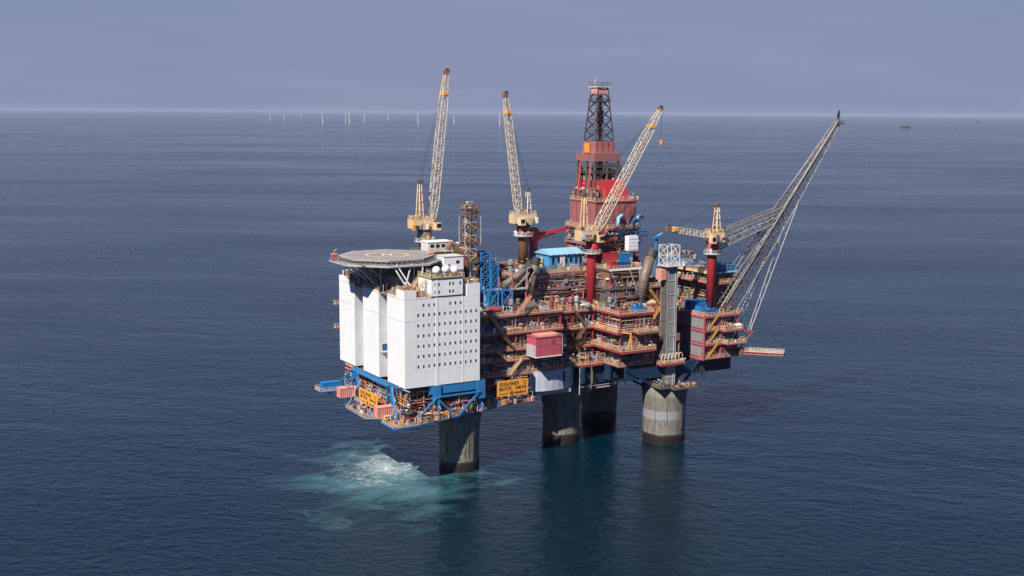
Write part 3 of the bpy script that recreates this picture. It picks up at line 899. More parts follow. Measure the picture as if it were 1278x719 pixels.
# perimeter gallery below the deck edge, with posts and netting frame
og, ig = octo(19.6), octo(15.2)
for i in range(8):
    j = (i + 1) % 8
    mb = MB()
    for zz, w in ((69.7, 0), ):
        mb.v.extend([(ig[i][0], ig[i][1], zz + .3), (ig[j][0], ig[j][1], zz + .3), (og[j][0], og[j][1], zz + .5), (og[i][0], og[i][1], zz + .5),
                     (ig[i][0], ig[i][1], zz), (ig[j][0], ig[j][1], zz), (og[j][0], og[j][1], zz), (og[i][0], og[i][1], zz)])
        for q in ((0, 1, 2, 3), (7, 6, 5, 4), (3, 2, 6, 7), (1, 0, 4, 5), (0, 3, 7, 4), (2, 1, 5, 6)): mb.f.append(q); mb.m.append(0)
    mb.build('gallery', M['lightgrey'], hd)
    A, B = Vector((*og[i], 70.2)), Vector((*og[j], 70.2))
    mb = MB()
    for k in range(7):
        p = A.lerp(B, (k + 0.5) / 7)
        c_ = Vector((*ig[i], 71.2)).lerp(Vector((*ig[j], 71.2)), (k + 0.5) / 7)
        mb.bar(c_, p + Vector((0, 0, 0.35)), 0.1)
        d_ = c_.lerp(p, 0.25)
        mb.bar(Vector((d_.x, d_.y, 70)), Vector((d_.x, d_.y, 71.9)), 0.16)
    mb.bar(A + Vector((0, 0, 0.55)), B + Vector((0, 0, 0.55)), 0.12)
    mb.build('net_frame', M['grey'], hd)
# support trusses down to the roof
def strut(a, b, r=0.22, m='lightgrey', name='strut'): MB().tube(a, b, r, 7).build(name, M[m], hd)
for (x, y) in ((2.0, 22.5), (2.0, 36.0), (10.5, 14.5), (18, 40), (18, 20)):
    strut((x, y, 61), (x, y, 70.2), 0.3, 'lightgrey', 'leg')
for y0, y1 in ((22.5, 36.0),):
    for z0, z1 in ((61.2, 65.5), (65.5, 69.8)):
        strut((2, y0, z0), (2, (y0 + y1) / 2, z1)); strut((2, y1, z0), (2, (y0 + y1) / 2, z1))
    strut((2, y0, 65.5), (2, y1, 65.5)); strut((2, y0, 61.2), (2, y1, 61.2))
for y in (22.5, 29.2, 36.0):
    strut((2, y, 61.2), (-7, y, 70)); strut((2, y, 65.5), (-4, y, 70)); strut((2, y, 62), (10, y, 70))
lt = lerp_sections([(0, 5.5, 5.5), (1, 5.5, 5.5)], 3)
tw_ = bpy.data.objects.new('support_tower', None); col.objects.link(tw_); tw_.parent = hd; tw_.matrix_parent_inverse = Matrix.Translation(-wloc(hd))
lattice(tw_, axis_sections((3.2, 29.2, 61), (3.2, 29.2, 70), lt, (1, 0, 0)), 0.2, 0.12, M['lightgrey'], M['lightgrey'], True)
strut((5.0, 9.5, 63.8), (2.5, 14, 70.3), 0.28); strut((5.0, 9.5, 63.8), (9.5, 14.5, 70.3), 0.28); strut((8.8, 5.5, 64), (13.5, 14, 70.3), 0.28); strut((5, 5.5, 64), (4, 14, 70.3), 0.24)
for a in range(6):
    strut((HC[0] - 14 + 5.6 * a, HC[1] - 13, 70.0), (HC[0] - 14 + 5.6 * a, HC[1] + 13, 70.0), 0.35, 'mid', 'under_beam')
for k, (x, y) in enumerate(((-9.2, 35.5), (21.3, 24.0))):
    f = thing('fire_monitor', ('red foam monitor cabinet at the seaward edge of the helideck', 'red foam monitor cabinet at the helideck edge beside the satellite domes')[k], 'fire monitor', (x, y, 70.3), 'foam monitors beside the helideck')
    MB().box(x - 0.8, x + 0.8, y - 0.8, y + 0.8, 70.25, 72.2).build('cabinet', M['pink'], f)
    MB().box(x - 0.9, x + 0.9, y - 0.9, y + 0.9, 72.2, 72.6).build('lid', M['salmon'], f)
    MB().path([(x, y, 72.6), (x, y, 73.5), (x + 0.9, y, 74.0)], 0.16, 8).build('nozzle', M['salmon'], f)

# ------------------------------------------------------------------ cellar deck under the quarters
cl = thing('cellar_deck', 'blue trussed cellar deck crammed with pipes under the white quarters block', 'platform deck', (20, 25, 21))
poly = [(-6.5, -6.0), (2.5, -5.5), (26, 1.2), (52, 8.0), (52, 46), (2, 52), (-1.5, 44), (-3.0, 8.0), (-6.5, 4)]
MB().prism(poly, 20.6, 21.2).build('deck_floor', M['grating'], cl)
for a, b in zip(poly, poly[1:] + poly[:1]):
    MB().bar((*a, 20.95), (*b, 20.95), 0.36, 0.55).build('edge_beam', M['blue'], cl)
mb = MB()
rail(mb, [(*p, 21.2) for p in poly[-2:]] + [(*p, 21.2) for p in poly[:4]], h=1.2)
rail(mb, [(*p, 21.2) for p in poly[5:8]], h=1.2)
mb.build('handrail', M['tan'], cl)
def blue(a, b, w=0.9, name='brace', m='blue'): MB().bar(a, b, w * 0.72).build(name, M[m], cl)
# front truss (under the windowed wall)
MB().box(9.2, 28.6, 0.2, 2.6, 29.0, 31.9).build('box_girder', M['blue'], cl)
MB().box(-0.3, 27.4, 2.7, 3.4, 30.4, 31.9).build('box_girder', M['deepblue'], cl)
MB().box(10.2, 12.8, -0.4, 2.2, 27.2, 31.9).build('node', M['blue'], cl)
MB().box(26.4, 29.4, -0.2, 2.4, 25.8, 31.9).build('node', M['blue'], cl)
blue((11.5, -0.6, 28), (11.5, -1.8, 21.2), 1.0, 'column'); blue((28, 0.5, 29), (28, 1.4, 21.2), 1.1, 'column')
blue((11.2, -1.0, 28.2), (1.0, -4.2, 21.4), 0.8); blue((12, -0.8, 27.0), (17.5, -0.8, 21.4), 0.8); blue((27.5, -0.2, 28.4), (19.5, -0.6, 21.4), 0.8)
blue((28.5, 1.0, 27.6), (38, 4.8, 22.0), 0.8); blue((12, -0.6, 28.2), (27.5, -0.4, 28.2), 0.7, 'chord')
# left truss
blue((0.2, 42, 31.2), (0.2, 6.0, 31.2), 1.1, 'chord'); blue((-1.2, 41, 31), (-1.2, 10, 31.0), 0.9, 'chord')
for y in (41, 38, 12.5, 9):
    blue((-0.6, y, 31), (-0.6, y, 21.2), 0.9, 'column')
blue((-0.8, 41, 31), (-1.5, 52, 23.5), 0.7); blue((-0.8, 40, 31), (-1.0, 30, 21.5), 0.7); blue((-0.8, 8.5, 31), (-4.5, -3.6, 21.4), 0.9); blue((-1.6, 35, 31), (-1.2, 30.5, 22), 0.7)
blue((1.2, 12, 31), (1.2, 28, 21.5), 0.7); blue((6, 3.2, 30.4), (-2, 2.0, 21.4), 0.7, m='deepblue')
for x in (6, 16, 26): MB().box(x - 0.4, x + 0.4, 4, 50, 28.8, 31.9).build('cross_beam', M['oxide'], cl)
for y in (10, 24, 38, 50): MB().box(0.4, 27, y - 0.4, y + 0.4, 27.6, 28.7).build('cross_beam', M['oxide'], cl)
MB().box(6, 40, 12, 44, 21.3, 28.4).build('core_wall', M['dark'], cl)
WC = [5, 4, 4, 7, 9, 7, 6, 6, 4, 1.5, 6, 5, 3, 2, 6]
mb = MB()
clutter(mb, -2.4, 27, 4, 12, 21.22, 170, 5.0, WC); clutter(mb, -5.8, 8, -5.0, 4.5, 21.22, 110, 2.6, WC)
clutter(mb, 8, 30, 0.5, 5, 21.22, 110, 4.0, WC)
for i in range(130):
    f_ = U(0, 1); ex, ey = 2.5 + 23.5 * f_, -5.5 + 6.7 * f_
    clutter(mb, ex, ex + 0.1, ey + 0.4, ey + 5.0, 21.22, 1, 3.0, WC)
clutter(mb, 30, 51, 4.2, 9, 21.22, 90, 2.6, WC); clutter(mb, 28, 51.5, 8, 13, 21.22, 110, 4.5, WC); clutter(mb, -1.6, 5, 12, 48, 21.22, 190, 5.5, WC)
for _ in range(150):
    x, y = U(0.6, 26), U(3, 50)
    z = U(25, 31.5)
    L = U(3, 16); d = (L, 0) if random.random() < 0.5 else (0, L)
    mb.tube((x, y, z), (min(27, x + d[0]), min(52, y + d[1]), z), U(0.12, 0.4), 7, m=pick(WC))
for _ in range(90):
    if random.random() < 0.5: x, y = U(1.0, 27), U(3.4, 7)
    else: x, y = U(1, 5), U(6, 50)
    mb.tube((x, y, 21.2), (x, y, U(26, 31.8)), U(0.1, 0.35), 7, m=pick(WC))
face_pipes(mb, 'y', -2, 51, 1.4, 21.6, 31.6, 240, WC); face_pipes(mb, 'x', 0.5, 27, 2.6, 21.6, 30.5, 170, WC); face_pipes(mb, 'x', 28, 51, 9.0, 21.6, 29.6, 90, WC)
mb.build('pipework', PALM, cl, kind='stuff')
for (x, y, mn) in ((3.0, 7.0, 'oxide'), (7.5, 4.5, 'rust'), (13.5, 4.2, 'salmon'), (16.5, 5.0, 'rust'), (22.5, 4.6, 'orange'), (31, 10.0, 'grey'), (36, 12, 'salmon'), (43, 13, 'mid')):
    put('vessel_upright', eq_column(mn, U(5.5, 7), 1.0), (x, y, 21.2), cl)
for (x, y, mn, rz) in ((1.8, 16, 'rust', 1.57), (2.2, 24, 'oxide', 1.57), (1.8, 32, 'tan', 1.57), (2.4, 43, 'oxide', 1.57), (34, 10, 'lightgrey', 0.2), (45, 12, 'oxide', 0.2)):
    put('vessel', eq_vessel(mn, 4.5, 0.95), (x, y, 24.2 if x < 5 else 21.2), cl, rz)
tag(MB().lathe((0.6, -1.6, 21.2), [(1.7, 0), (1.75, 0.3), (1.6, 0.4), (1.6, 3.0), (1.8, 3.1), (1.8, 3.4), (0.5, 3.6)], 20).build('drum', M['dark'], None, True),
    'big black drum standing at the corner of the cellar deck', 'drum')
# outboard gangway under the left sign and the boat-landing basket deck
gw = thing('gangway', 'grey railed gangway hanging under the left orange sign', 'walkway', (-5, 24, 19))
gp = [(-1.8, 36), (-7.0, 33), (-7.5, 15), (-2.0, 12)]
MB().prism(gp[::-1], 19.6, 19.8).build('deck_floor', M['grating'], gw)
mb = MB(); rail(mb, [(*p, 19.8) for p in gp], t=0.1); mb.build('handrail', M['lightgrey'], gw)
mb = MB(); clutter(mb, -6.5, -2.5, 16, 31, 19.82, 40, 2.0, WC); mb.build('small_fittings', PALM, gw, kind='stuff')
for y in (32, 24, 16): MB().tube((-6.8, y, 19.8), (-1.6, y, 29), 0.12, 6).build('hanger', M['lightgrey'], gw)
bp_ = thing('basket_platform', 'small railed platform carrying a blue basket, farthest left over the sea', 'platform', (-8, 50, 23))
MB().box(-10.6, -1.2, 46.5, 52.5, 22.4, 22.7).build('deck_floor', M['blue'], bp_)
mb = MB(); rail(mb, [(-1.3, 46.6, 22.7), (-10.5, 46.6, 22.7), (-10.5, 52.4, 22.7), (-1.3, 52.4, 22.7)]); mb.build('handrail', M['tan'], bp_)
for y in (47.2, 51.8): MB().bar((-8, y, 22.3), (-0.6, y, 18.6), 0.3).build('brace', M['blue'], bp_)
tag(put('blue_basket', eq_cabin('blue', (6.8, 2.6, 2.6)), (-5.6, 49.5, 22.72)), 'blue cargo basket on the small platform farthest left', 'container')
tag(put('escape_box', eq_cabin('salmon', (5.4, 3.0, 3.3)), (-4.2, 38.8, 22.0)), 'salmon ribbed box hung beside the far end of the left orange sign', 'container', 'salmon boxes on the left side')
tag(put('escape_box', eq_cabin('salmon', (5.4, 3.0, 3.4)), (-3.6, 8.6, 21.6)), 'salmon ribbed box hung between the left orange sign and the deck corner', 'container', 'salmon boxes on the left side')
for y in (37.6, 40.0): MB().bar((-4, y, 25.3), (-0.4, y, 30.5), 0.3).build('hanger', M['blue'], cl)

# orange name signs
def sign(label, origin, ax, W_, H_, logo):
    o3 = Vector(origin); ax = Vector(ax); n = Vector((ax.y, -ax.x, 0))
    t = thing('name_sign', label, 'sign', origin, 'orange name signs')
    z = Vector((0, 0, 1))
    pts = [o3, o3 + ax * W_, o3 + ax * W_ + z * H_, o3 + z * H_]
    mb = MB(); back = [p - n * 0.25 for p in pts]
    mb.v.extend(tuple(p) for p in pts + back)
    for q in ((0, 1, 2, 3), (7, 6, 5, 4), (0, 4, 5, 1), (1, 5, 6, 2), (2, 6, 7, 3), (3, 7, 4, 0)): mb.f.append(q); mb.m.append(0)
    mb.build('board', M['signyellow'], t)
    def text(body, x, zz, size, width):
        me = text_mesh(body, size)
        xs = [v.co.x for v in me.vertices]
        k = width / (max(xs) - min(xs))
        rot = Matrix(((ax.x, 0, n.x), (ax.y, 0, n.y), (0, 1, 0))).to_4x4()
        me.transform(Matrix.Translation(o3 + ax * x + z * zz + n * 0.03) @ rot @ Matrix.Diagonal((k, 1, 1, 1)))
        # heavier strokes, as on the real board
        me.materials.append(M['black'])
        link('lettering', me, t)
    text('GULLFAKS', W_ * 0.06, H_ * 0.68, H_ * 0.30, W_ * 0.62); text('C', W_ * 0.84, H_ * 0.68, H_ * 0.30, W_ * 0.08)
    text('BLOCK', W_ * 0.06, H_ * 0.38, H_ * 0.30, W_ * 0.40); text('34/10', W_ * 0.58, H_ * 0.38, H_ * 0.30, W_ * 0.34)
    text('equinor', W_ * 0.56, H_ * 0.10, H_ * 0.25, W_ * 0.38)
    lx = o3 + ax * (W_ * 0.46) + z * (H_ * 0.17) + n * 0.03       # the small drop-and-bars emblem
    mb = MB()
    for i in range(5):
        a = R(90 + 72 * i)
        p = lx + ax * (math.cos(a) * H_ * 0.085) + z * (math.sin(a) * H_ * 0.085)
        mb.bar(p - ax * (math.sin(a) * H_ * 0.05) + z * (math.cos(a) * H_ * 0.05), p + ax * (math.sin(a) * H_ * 0.05) - z * (math.cos(a) * H_ * 0.05), H_ * 0.045)
    mb.build('emblem', M['black'], t)
    mb = MB()
    for i in range(3): mb.bar(o3 + ax * (W_ * 0.06) + z * (H_ * 0.15) + n * 0.03 + ax * (W_ * 0.1 * i), o3 + ax * (W_ * 0.06) + z * (H_ * 0.15) + n * 0.03 + ax * (W_ * (0.1 * i + 0.08)), 0.08, 0.18)
    mb.build('small_print', M['black'], t)
    for k in (0.2, 0.8):
        p = o3 + ax * (W_ * k) - n * 0.4
        MB().bar(p - z * 1.5, p + z * H_, 0.25).build('post', M['mid'], t)
sign('orange name sign with black lettering facing the camera beside the wind wall', (36.5, 4.0, 24.3), (1, 0, 0), 12.2, 5.3, True)
sign('orange name sign on the left side under the quarters, seen at a slant', (-4.0, 27.6, 22.6), (0, -1, 0), 14.6, 4.9, True)
MB().box(36.8, 48.4, 4.6, 9.5, 22.0, 22.3).build('sign_bracket', M['blue'], cl)

# ------------------------------------------------------------------ process modules
W1 = ('grey', 'mid', 'grey', 'dark', 'lightgrey', 'grey', 'oxide')
mA = module('process_module', 'open red oxide process decks right beside the white accommodation block', 28.0, 66.0, 9.0, 46.0, [30.3, 35.3, 39.1, 45.0, 51.2],
            walls=W1, skip=0.35, dens=1.45, topclutter=150, setF=2.6)
mB = module('pipe_module', 'dark recessed pipe decks behind the hanging red box', 66.2, 85.4, 17.0, 46.0, [30.3, 36.0, 42.5, 49.0],
            walls=('dark', 'mid', 'oxide', 'mid'), skip=0.4, dens=1.7, topclutter=120, setF=2.8)
mC = module('separation_module', 'protruding grey walled module with red deck edges left of the lift tower', 85.6, 101.2, 2.0, 26.0, [30.2, 36.2, 42.5, 49.0],
            walls=('grey', 'grey', 'lightgrey', 'mid'), skip=0.06, dens=1.0, topclutter=80, setF=1.7, setL=1.7, ch=1.5)
mF = module('riser_module', 'dark riser decks in the gap behind the lift tower', 101.4, 115.6, 10.0, 30.0, [30.2, 36.2, 42.5, 49.0, 57.0],
            walls=('dark', 'mid', 'dark', 'oxide'), skip=0.4, dens=1.5, topclutter=100)
mE = module('compression_module', 'red framed module with three grey wall panels at the right end', 121.8, 139.0, -1.0, 28.0, [30.0, 35.4, 40.7, 46.0],
            edge='pink', walls=('grey', 'mid', 'oxide', 'grey'), skip=0.12, dens=1.2, rails='FR', columns='pink', topclutter=70, setF=2.6, setL=0.35)
for z0, z1 in ((30.0, 35.4), (35.4, 40.7), (40.7, 46.0)):
    panels(mE, 'y', -0.2, 14.6, 121.98, z0 + 0.3, z1 - 0.6, ['grey'], 14.8)
    panels(mE, 'y', 14.8, 27.6, 121.98, z0 + 0.3, z1 - 0.6, ['mid'], 6.0)
    MB().box(121.55, 121.8, -1.0, 15, z1 - 0.75, z1 - 0.1).build('face_beam', M['hotpink'], mE)
for y in (-0.9, 14.7): MB().box(121.4, 122.0, y - 0.3, y + 0.3, 29.4, 46.2).build('corner_post', M['hotpink'], mE)
MB().box(121.5, 121.8, -1.0, 15, 29.3, 30.05).build('face_beam', M['hotpink'], mE)
for k in range(3): stair(mE, (123.8, -0.4, 30.05 + 5.33 * k), (128.6, -0.4, 35.3 + 5.33 * k), 1.3, 'yellow')
MB().box(128.8, 138.8, 0.2, 0.4, 30.2, 35.0).build('red_wall', M['hotpink'], mE)
for z, x0, x1, d in ((35.4, 130.5, 140.0, 3.2), (40.7, 129.5, 138.2, 3.0)):
    dk = deck(mE, x0, x1, -1.0 - d, -1.02, z, 'pink', 'grating', 'FLR')
    mb = MB(); clutter(mb, x0 + .5, x1 - .5, -d - .6, -1.4, z + .01, 16, 2.0); mb.build('small_fittings', PALM, mE, kind='stuff')
tag(put('equipment_skid', eq_skid('blue', 'deepblue', (5.4, 4.4, 3.6)), (125.4, 4.4, 46.02)), 'bright blue pump skid on top of the right end module', 'equipment skid')
tag(put('equipment_skid', eq_skid('deepblue', 'blue', (5.0, 3.0, 2.4)), (126.0, 0.9, 46.02)), 'low dark blue skid at the front edge of the right end module', 'equipment skid')
tag(put('storage_container', eq_cabin('blue', (7.4, 3.0, 4.2), False), (127.0, 11.0, 46.02)), 'flat blue container behind the blue skids on the right end module', 'container')
tag(put('life_raft', EQ.setdefault('raft', MB().tube((-1.4, 0, 0.9), (1.4, 0, 0.9), 0.75, 12).box(-1.2, 1.2, -0.6, 0.6, 0, 0.3).mesh('life_raft', M['white'])), (136.4, -2.4, 40.72)), 'white life raft canister on the balcony of the right end module', 'life raft')
# upper right module
mG = module('utility_module', 'grey walled upper module with tan edged roof below the red crane pillar', 132.0, 143.0, 8.0, 36.0, [46.1, 57.2, 61.0],
            walls=('mid', 'mid', 'grey'), skip=0.02, dens=0.9, setF=1.0, setL=0.9, topclutter=60, bay=2.4, edge='rust')
deck(mG, 129.4, 131.98, 6.6, 36, 57.2, 'pink', 'grating', 'FL'); deck(mG, 132, 144.5, 4.6, 7.98, 57.2, 'pink', 'grating', 'FLR')
deck(mG, 130.2, 131.98, 7.4, 36, 61.0, 'tan', 'grating', 'L')
mb = MB(); clutter(mb, 129.8, 131.8, 8, 35, 57.22, 70, 2.4); clutter(mb, 130.6, 134, 9, 35, 61.02, 50, 2.4); mb.build('small_fittings', PALM, mG, kind='stuff')
mb = MB()
rail(mb, [(130.4, 36, 61.0), (130.4, 5.4, 61.0), (144, 5.4, 61.0)], 2.6, t=0.16, step=2.4); rail(mb, [(133.4, 36, 61.0), (133.4, 7.8, 61.0), (144, 7.8, 61.0)], 2.6, t=0.14, step=2.4)
mb.build('walkway_rail', M['paleblue2'], mG)
MB().box(131.0, 144, 5.0, 7.9, 60.7, 60.98).build('walkway', M['paleblue'], mG)
for x in (112, 114): MB().bar((x, 19, 57), (x + 1.5, 19, 66.5), 0.25).build('pipe_bridge_leg', M['grey'], mF)
MB().bar((112, 19, 66.5), (133, 19, 66.5), 0.5).build('pipe_bridge', M['lightgrey'], mF)
mb = MB()
for _ in range(40):
    x = U(112, 132); mb.box(x - .3, x + .3, 18.6, 19.4, 66.7, 66.8 + U(.3, 1.4), pick())
mb.build('small_fittings', PALM, mF, kind='stuff')
MB().bar((131, 19, 61.1), (130, 19, 66.4), 0.5).build('pipe_bridge_leg', M['grey'], mF)
# terrace module behind the ducts, and mud module
mA2 = module('wellhead_module', 'grey and red walled module with a tan railed roof below the pale blue house', 56.0, 88.0, 27.0, 56.0, [51.3, 56.6, 62.0],
             walls=('grey', 'lightgrey', 'oxide', 'pink', 'mid'), skip=0.08, dens=0.7, setF=0.6, setL=0.6, topclutter=90, bay=4.6, edge='weathered', midrail=False)
mI = module('mud_module', 'dark ribbed module with a white edged laydown deck behind the red crane pillar', 88.6, 103.0, 13.0, 26.8, [49.1, 57.0, 63.8],
            walls=('mid', 'dark', 'mid', 'rust'), skip=0.05, dens=0.5, edge='mid', bay=2.0, setF=0.6, setL=0.6, midrail=False)
MB().box(88.3, 103.2, 12.7, 12.98, 63.2, 63.9).build('white_edge', M['white'], mI)
for p0, p1 in (((89, 13, 63), (92.5, 13.5, 57)), ((97, 12.4, 63.2), (100.6, 12.4, 55)), ((101.5, 12.4, 63.2), (101.5, 12.4, 53))): MB().bar(p0, p1, 0.3).build('prop', M['lightgrey'], mI)
mH = module('drilling_module', 'tall weathered drilling module carrying the red derrick', 94.0, 114.8, 30.4, 52.0, [49.1, 57.0, 64.0, 71.0, 77.0],
            walls=('grey', 'weathered', 'mid', 'dark', 'lightgrey'), skip=0.22, dens=1.3, topclutter=90, setF=1.3, setL=1.0, bay=3.0, edge='weathered', midrail=False)
# big vessels, skids and cabinets standing on the open decks, each bolted to its module
def scatter(mod, spots):
    for kind, mn, x, y, z, rz in spots:
        if kind == 'v': put('vessel', eq_vessel(mn), (x, y, z), mod, rz)
        elif kind == 'c': put('separator', eq_column(mn), (x, y, z), mod, rz)
        elif kind == 's': put('skid', eq_skid(mn), (x, y, z), mod, rz)
scatter(mA, [('v', 'lightgrey', 33, 14, 51.22, 0), ('v', 'oxide', 40, 13, 51.22, 0), ('c', 'grey', 46.5, 12, 51.22, 0), ('c', 'mid', 49.5, 12.5, 51.22, 0), ('v', 'mid', 54, 12, 51.22, 0),
             ('s', 'lightgrey', 60, 12, 51.22, 0), ('v', 'rust', 58, 18, 51.22, 1.57), ('c', 'oxide', 63.6, 13, 51.22, 0), ('s', 'pink', 52, 17, 51.22, 0),
             ('s', 'grey', 47, 10.6, 45.02, 0), ('v', 'lightgrey', 55.5, 10.7, 45.02, 0), ('s', 'lightgrey', 32, 10.6, 35.32, 0), ('v', 'mid', 40, 10.7, 30.32, 0), ('s', 'mid', 42, 10.5, 39.12, 0)])
scatter(mB, [('v', 'rust', 70, 19, 49.02, 0), ('c', 'pink', 75.5, 19, 49.02, 0), ('c', 'lightgrey', 78.5, 19.5, 49.02, 0), ('v', 'grey', 82, 19, 49.02, 1.57), ('s', 'oxide', 72, 18.4, 42.52, 0), ('v', 'dark', 80, 18.6, 36.02, 0)])
scatter(mC, [('s', 'oxide', 89, 5, 49.02, 0), ('v', 'lightgrey', 97, 6, 49.02, 0), ('c', 'grey', 88, 12, 49.02, 0), ('c', 'mid', 91, 12.5, 49.02, 0), ('v', 'rust', 97, 11, 49.02, 0), ('c', 'dark', 100, 9, 49.02, 0)])
scatter(mF, [('v', 'rust', 106, 13, 57.02, 0), ('c', 'grey', 111, 13, 57.02, 0), ('c', 'oxide', 113.4, 14, 57.02, 0), ('v', 'tan', 105, 11, 49.02, 0)])
scatter(mH, [('s', 'paleblue', 112, 30.6, 71.02, 0), ('v', 'pink', 101, 30.6, 71.02, 0)])
scatter(mG, [('v', 'lightgrey', 137, 12, 61.02, 0), ('s', 'deepblue', 138, 18, 61.02, 0), ('c', 'grey', 135, 22, 61.02, 0)])
scatter(mA2, [('s', 'offwhite', 61, 30, 62.02, 0), ('v', 'lightgrey', 66, 33, 62.02, 0), ('c', 'grey', 59, 34, 62.02, 0), ('s', 'deepblue', 69.5, 29.5, 62.02, 0), ('c', 'tan', 72, 34, 62.02, 0), ('v', 'rust', 60, 44, 62.02, 0)])
for a, b, w, m in (((46.5, 8.2, 51.3), (52.0, 8.2, 57.2), 1.3, 'salmon'), ((41, 8.6, 45.1), (36.5, 8.6, 51.1), 1.2, 'tan'), ((46, 8.6, 39.2), (40, 8.6, 44.9), 1.2, 'rust'), ((43, 8.5, 35.4), (38.6, 8.5, 39), 1.2, 'tan'), ((44, 8.5, 30.4), (48.5, 8.5, 35.2), 1.2, 'tan')):
    stair(mA, a, b, w, m)
for k in range(3): stair(mB, (80.5 - (k % 2) * 5, 16.2, 30.4 + 6.2 * k), (75.5 + (k % 2) * 5, 16.2, 36.5 + 6.2 * k), 1.2, 'rust')
for k in range(3): stair(mC, (84.9, 24 - (k % 2) * 6, 30.3 + 6.2 * k), (84.9, 18 + (k % 2) * 6, 36.3 + 6.2 * k), 1.2, 'salmon', (1, 0, 0))
for k in range(2): stair(mF, (104 + 5 * (k % 2), 9.2, 42.6 + 6.6 * k), (109 - 5 * (k % 2), 9.2, 49.0 + 6.6 * k), 1.2, 'yellow')
for k in range(3): stair(mH, (93 + 6 * (k % 2), 28.9, 57.1 + 6.8 * k), (99 - 6 * (k % 2), 28.9, 63.9 + 6.8 * k), 1.2, 'tan')
# balconies hung outside the separation module
for (x0, x1, y0, y1, z, e) in ((84.2, 99.5, -1.6, 1.98, 36.2, 'oxide'), (84.2, 85.58, 2.0, 21, 36.2, 'oxide'), (84.6, 85.58, 2.0, 22, 42.5, 'oxide'), (92, 101, -0.8, 1.98, 42.5, 'rust'), (101.3, 112, -2.4, 1.0, 30.2, 'oxide')):
    deck(mC, x0, x1, y0, y1, z, e, 'grating', 'FLR')
    mb = MB(); clutter(mb, x0 + .3, x1 - .3, y0 + .3, y1 - .3, z + .01, int((x1 - x0) * (y1 - y0) * 0.6), 1.3); mb.build('small_fittings', PALM, mC, kind='stuff')
d_ = thing('davit', 'yellow A shaped davit on the balcony of the protruding grey module', 'davit', (88.0, -1.0, 36.2))
for dx in (-0.9, 1.1): MB().bar((88 + dx, -0.9, 36.2), (88.2, -1.2, 42.6), 0.34).build('leg', M['signyellow'], d_)
MB().bar((88.2, -1.2, 42.4), (85.4, 0.6, 43.0), 0.34).build('jib', M['signyellow'], d_)
MB().box(87.2, 89.1, -1.2, -0.7, 39.2, 39.5).build('tie', M['signyellow'], d_)
hr = thing('hose_rack', 'coiled yellow and white hoses at the foot of the lift tower', 'hose rack', (108, -1.0, 31))
for k in range(6):
    x = 102.6 + 1.55 * k
    pts = [(x + 0.9 * math.cos(t), -1.5 - 0.05 * k, 32.2 + 1.5 * math.sin(t)) for t in [i * math.pi / 8 for i in range(15)]]
    MB().path(pts, 0.16, 6).build('hose', M['tan' if k % 2 else 'linewhite'], hr)
# the hanging red box
rb = thing('hanging_cabin', 'large bright pinkish red box hung off the front of the process decks', 'cabin', (57, 6, 36.6))
MB().box(51.2, 61.4, 3.0, 9.2, 36.8, 43.4).build('shell', M['hotpink'], rb)
MB().box(51.16, 61.44, 2.94, 3.0, 40.6, 40.8).build('rib', M['pink'], rb)
MB().box(51.0, 61.6, 2.8, 9.3, 36.5, 36.8).build('base_frame', M['white'], rb)
MB().box(51.0, 61.6, 2.8, 9.3, 43.4, 43.7).build('roof', M['pink'], rb)
MB().box(53.0, 61.0, 3.4, 8.8, 43.7, 44.1).build('roof_hatch', M['salmon'], rb)
MB().box(50.9, 51.2, 3.0, 9.1, 36.9, 40.6).build('end_panel', M['lightgrey'], rb)
for k in range(1, 6): MB().box(51.2 + 1.7 * k - 0.05, 51.2 + 1.7 * k + 0.05, 2.93, 3.0, 36.9, 40.5).build('rib', M['pink'], rb)
mb = MB(); mb.bar((61.9, 3, 37), (61.9, 3, 44), 0.18); mb.bar((61.9, 9, 37), (61.9, 9, 44), 0.18); mb.bar((61.9, 3, 44), (58, 3, 45.2), 0.18); mb.bar((61.9, 3, 40), (63.5, 3, 40), 0.18)
mb.build('hanger_frame', M['lightgrey'], rb)
MB().box(57.4, 58.8, 2.9, 3.0, 40.9, 42.6).build('emblem', M['oxide'], rb)
# small platform deck carrying tan railing under the box
for q in ((62.0, 84.0, 10.0, 16.8, 30.3),):
    deck(mB, *q, 'oxide', 'grating', 'FLR')
    mb = MB(); clutter(mb, 62.6, 83.5, 10.6, 16.4, 30.32, 120, 3.4); mb.build('small_fittings', PALM, mB, kind='stuff')
tag(put('equipment_skid', eq_skid('deepblue', 'blue', (6.4, 2.0, 2.3)), (38.2, 10.4, 45.02)), 'long blue skid behind the yellow railing beside the quarters', 'equipment skid')
tag(put('equipment_skid', eq_skid('blue', 'deepblue', (4.2, 3.0, 3.2)), (95.4, 4.6, 49.02)), 'blue skid on the roof of the protruding grey module', 'equipment skid')
tag(put('storage_container', eq_cabin('red', (2.6, 2.6, 2.8)), (90.6, 14.6, 63.82)), 'small red container at the left corner of the white edged deck', 'container')
tag(put('storage_container', eq_cabin('deepblue', (5.6, 2.4, 2.4)), (94.8, 14.5, 63.82)), 'blue container in the front row of the white edged deck', 'container')
tag(put('storage_container', eq_cabin('red', (6.4, 2.4, 2.6)), (94.6, 22.6, 66.3)), 'red container in the raised back row of the white edged deck', 'container')
tag(put('storage_container', eq_cabin('blue', (5.4, 2.4, 3.0)), (101.2, 22.0, 65.2)), 'bright blue container next to the dark sloping duct', 'container')
MB().box(91, 104.2, 20.6, 24.4, 63.81, 65.2).build('laydown_rack', M['mid'], mI)
MB().box(91, 98, 21, 24.2, 65.2, 66.28).build('laydown_rack', M['mid'], mI)
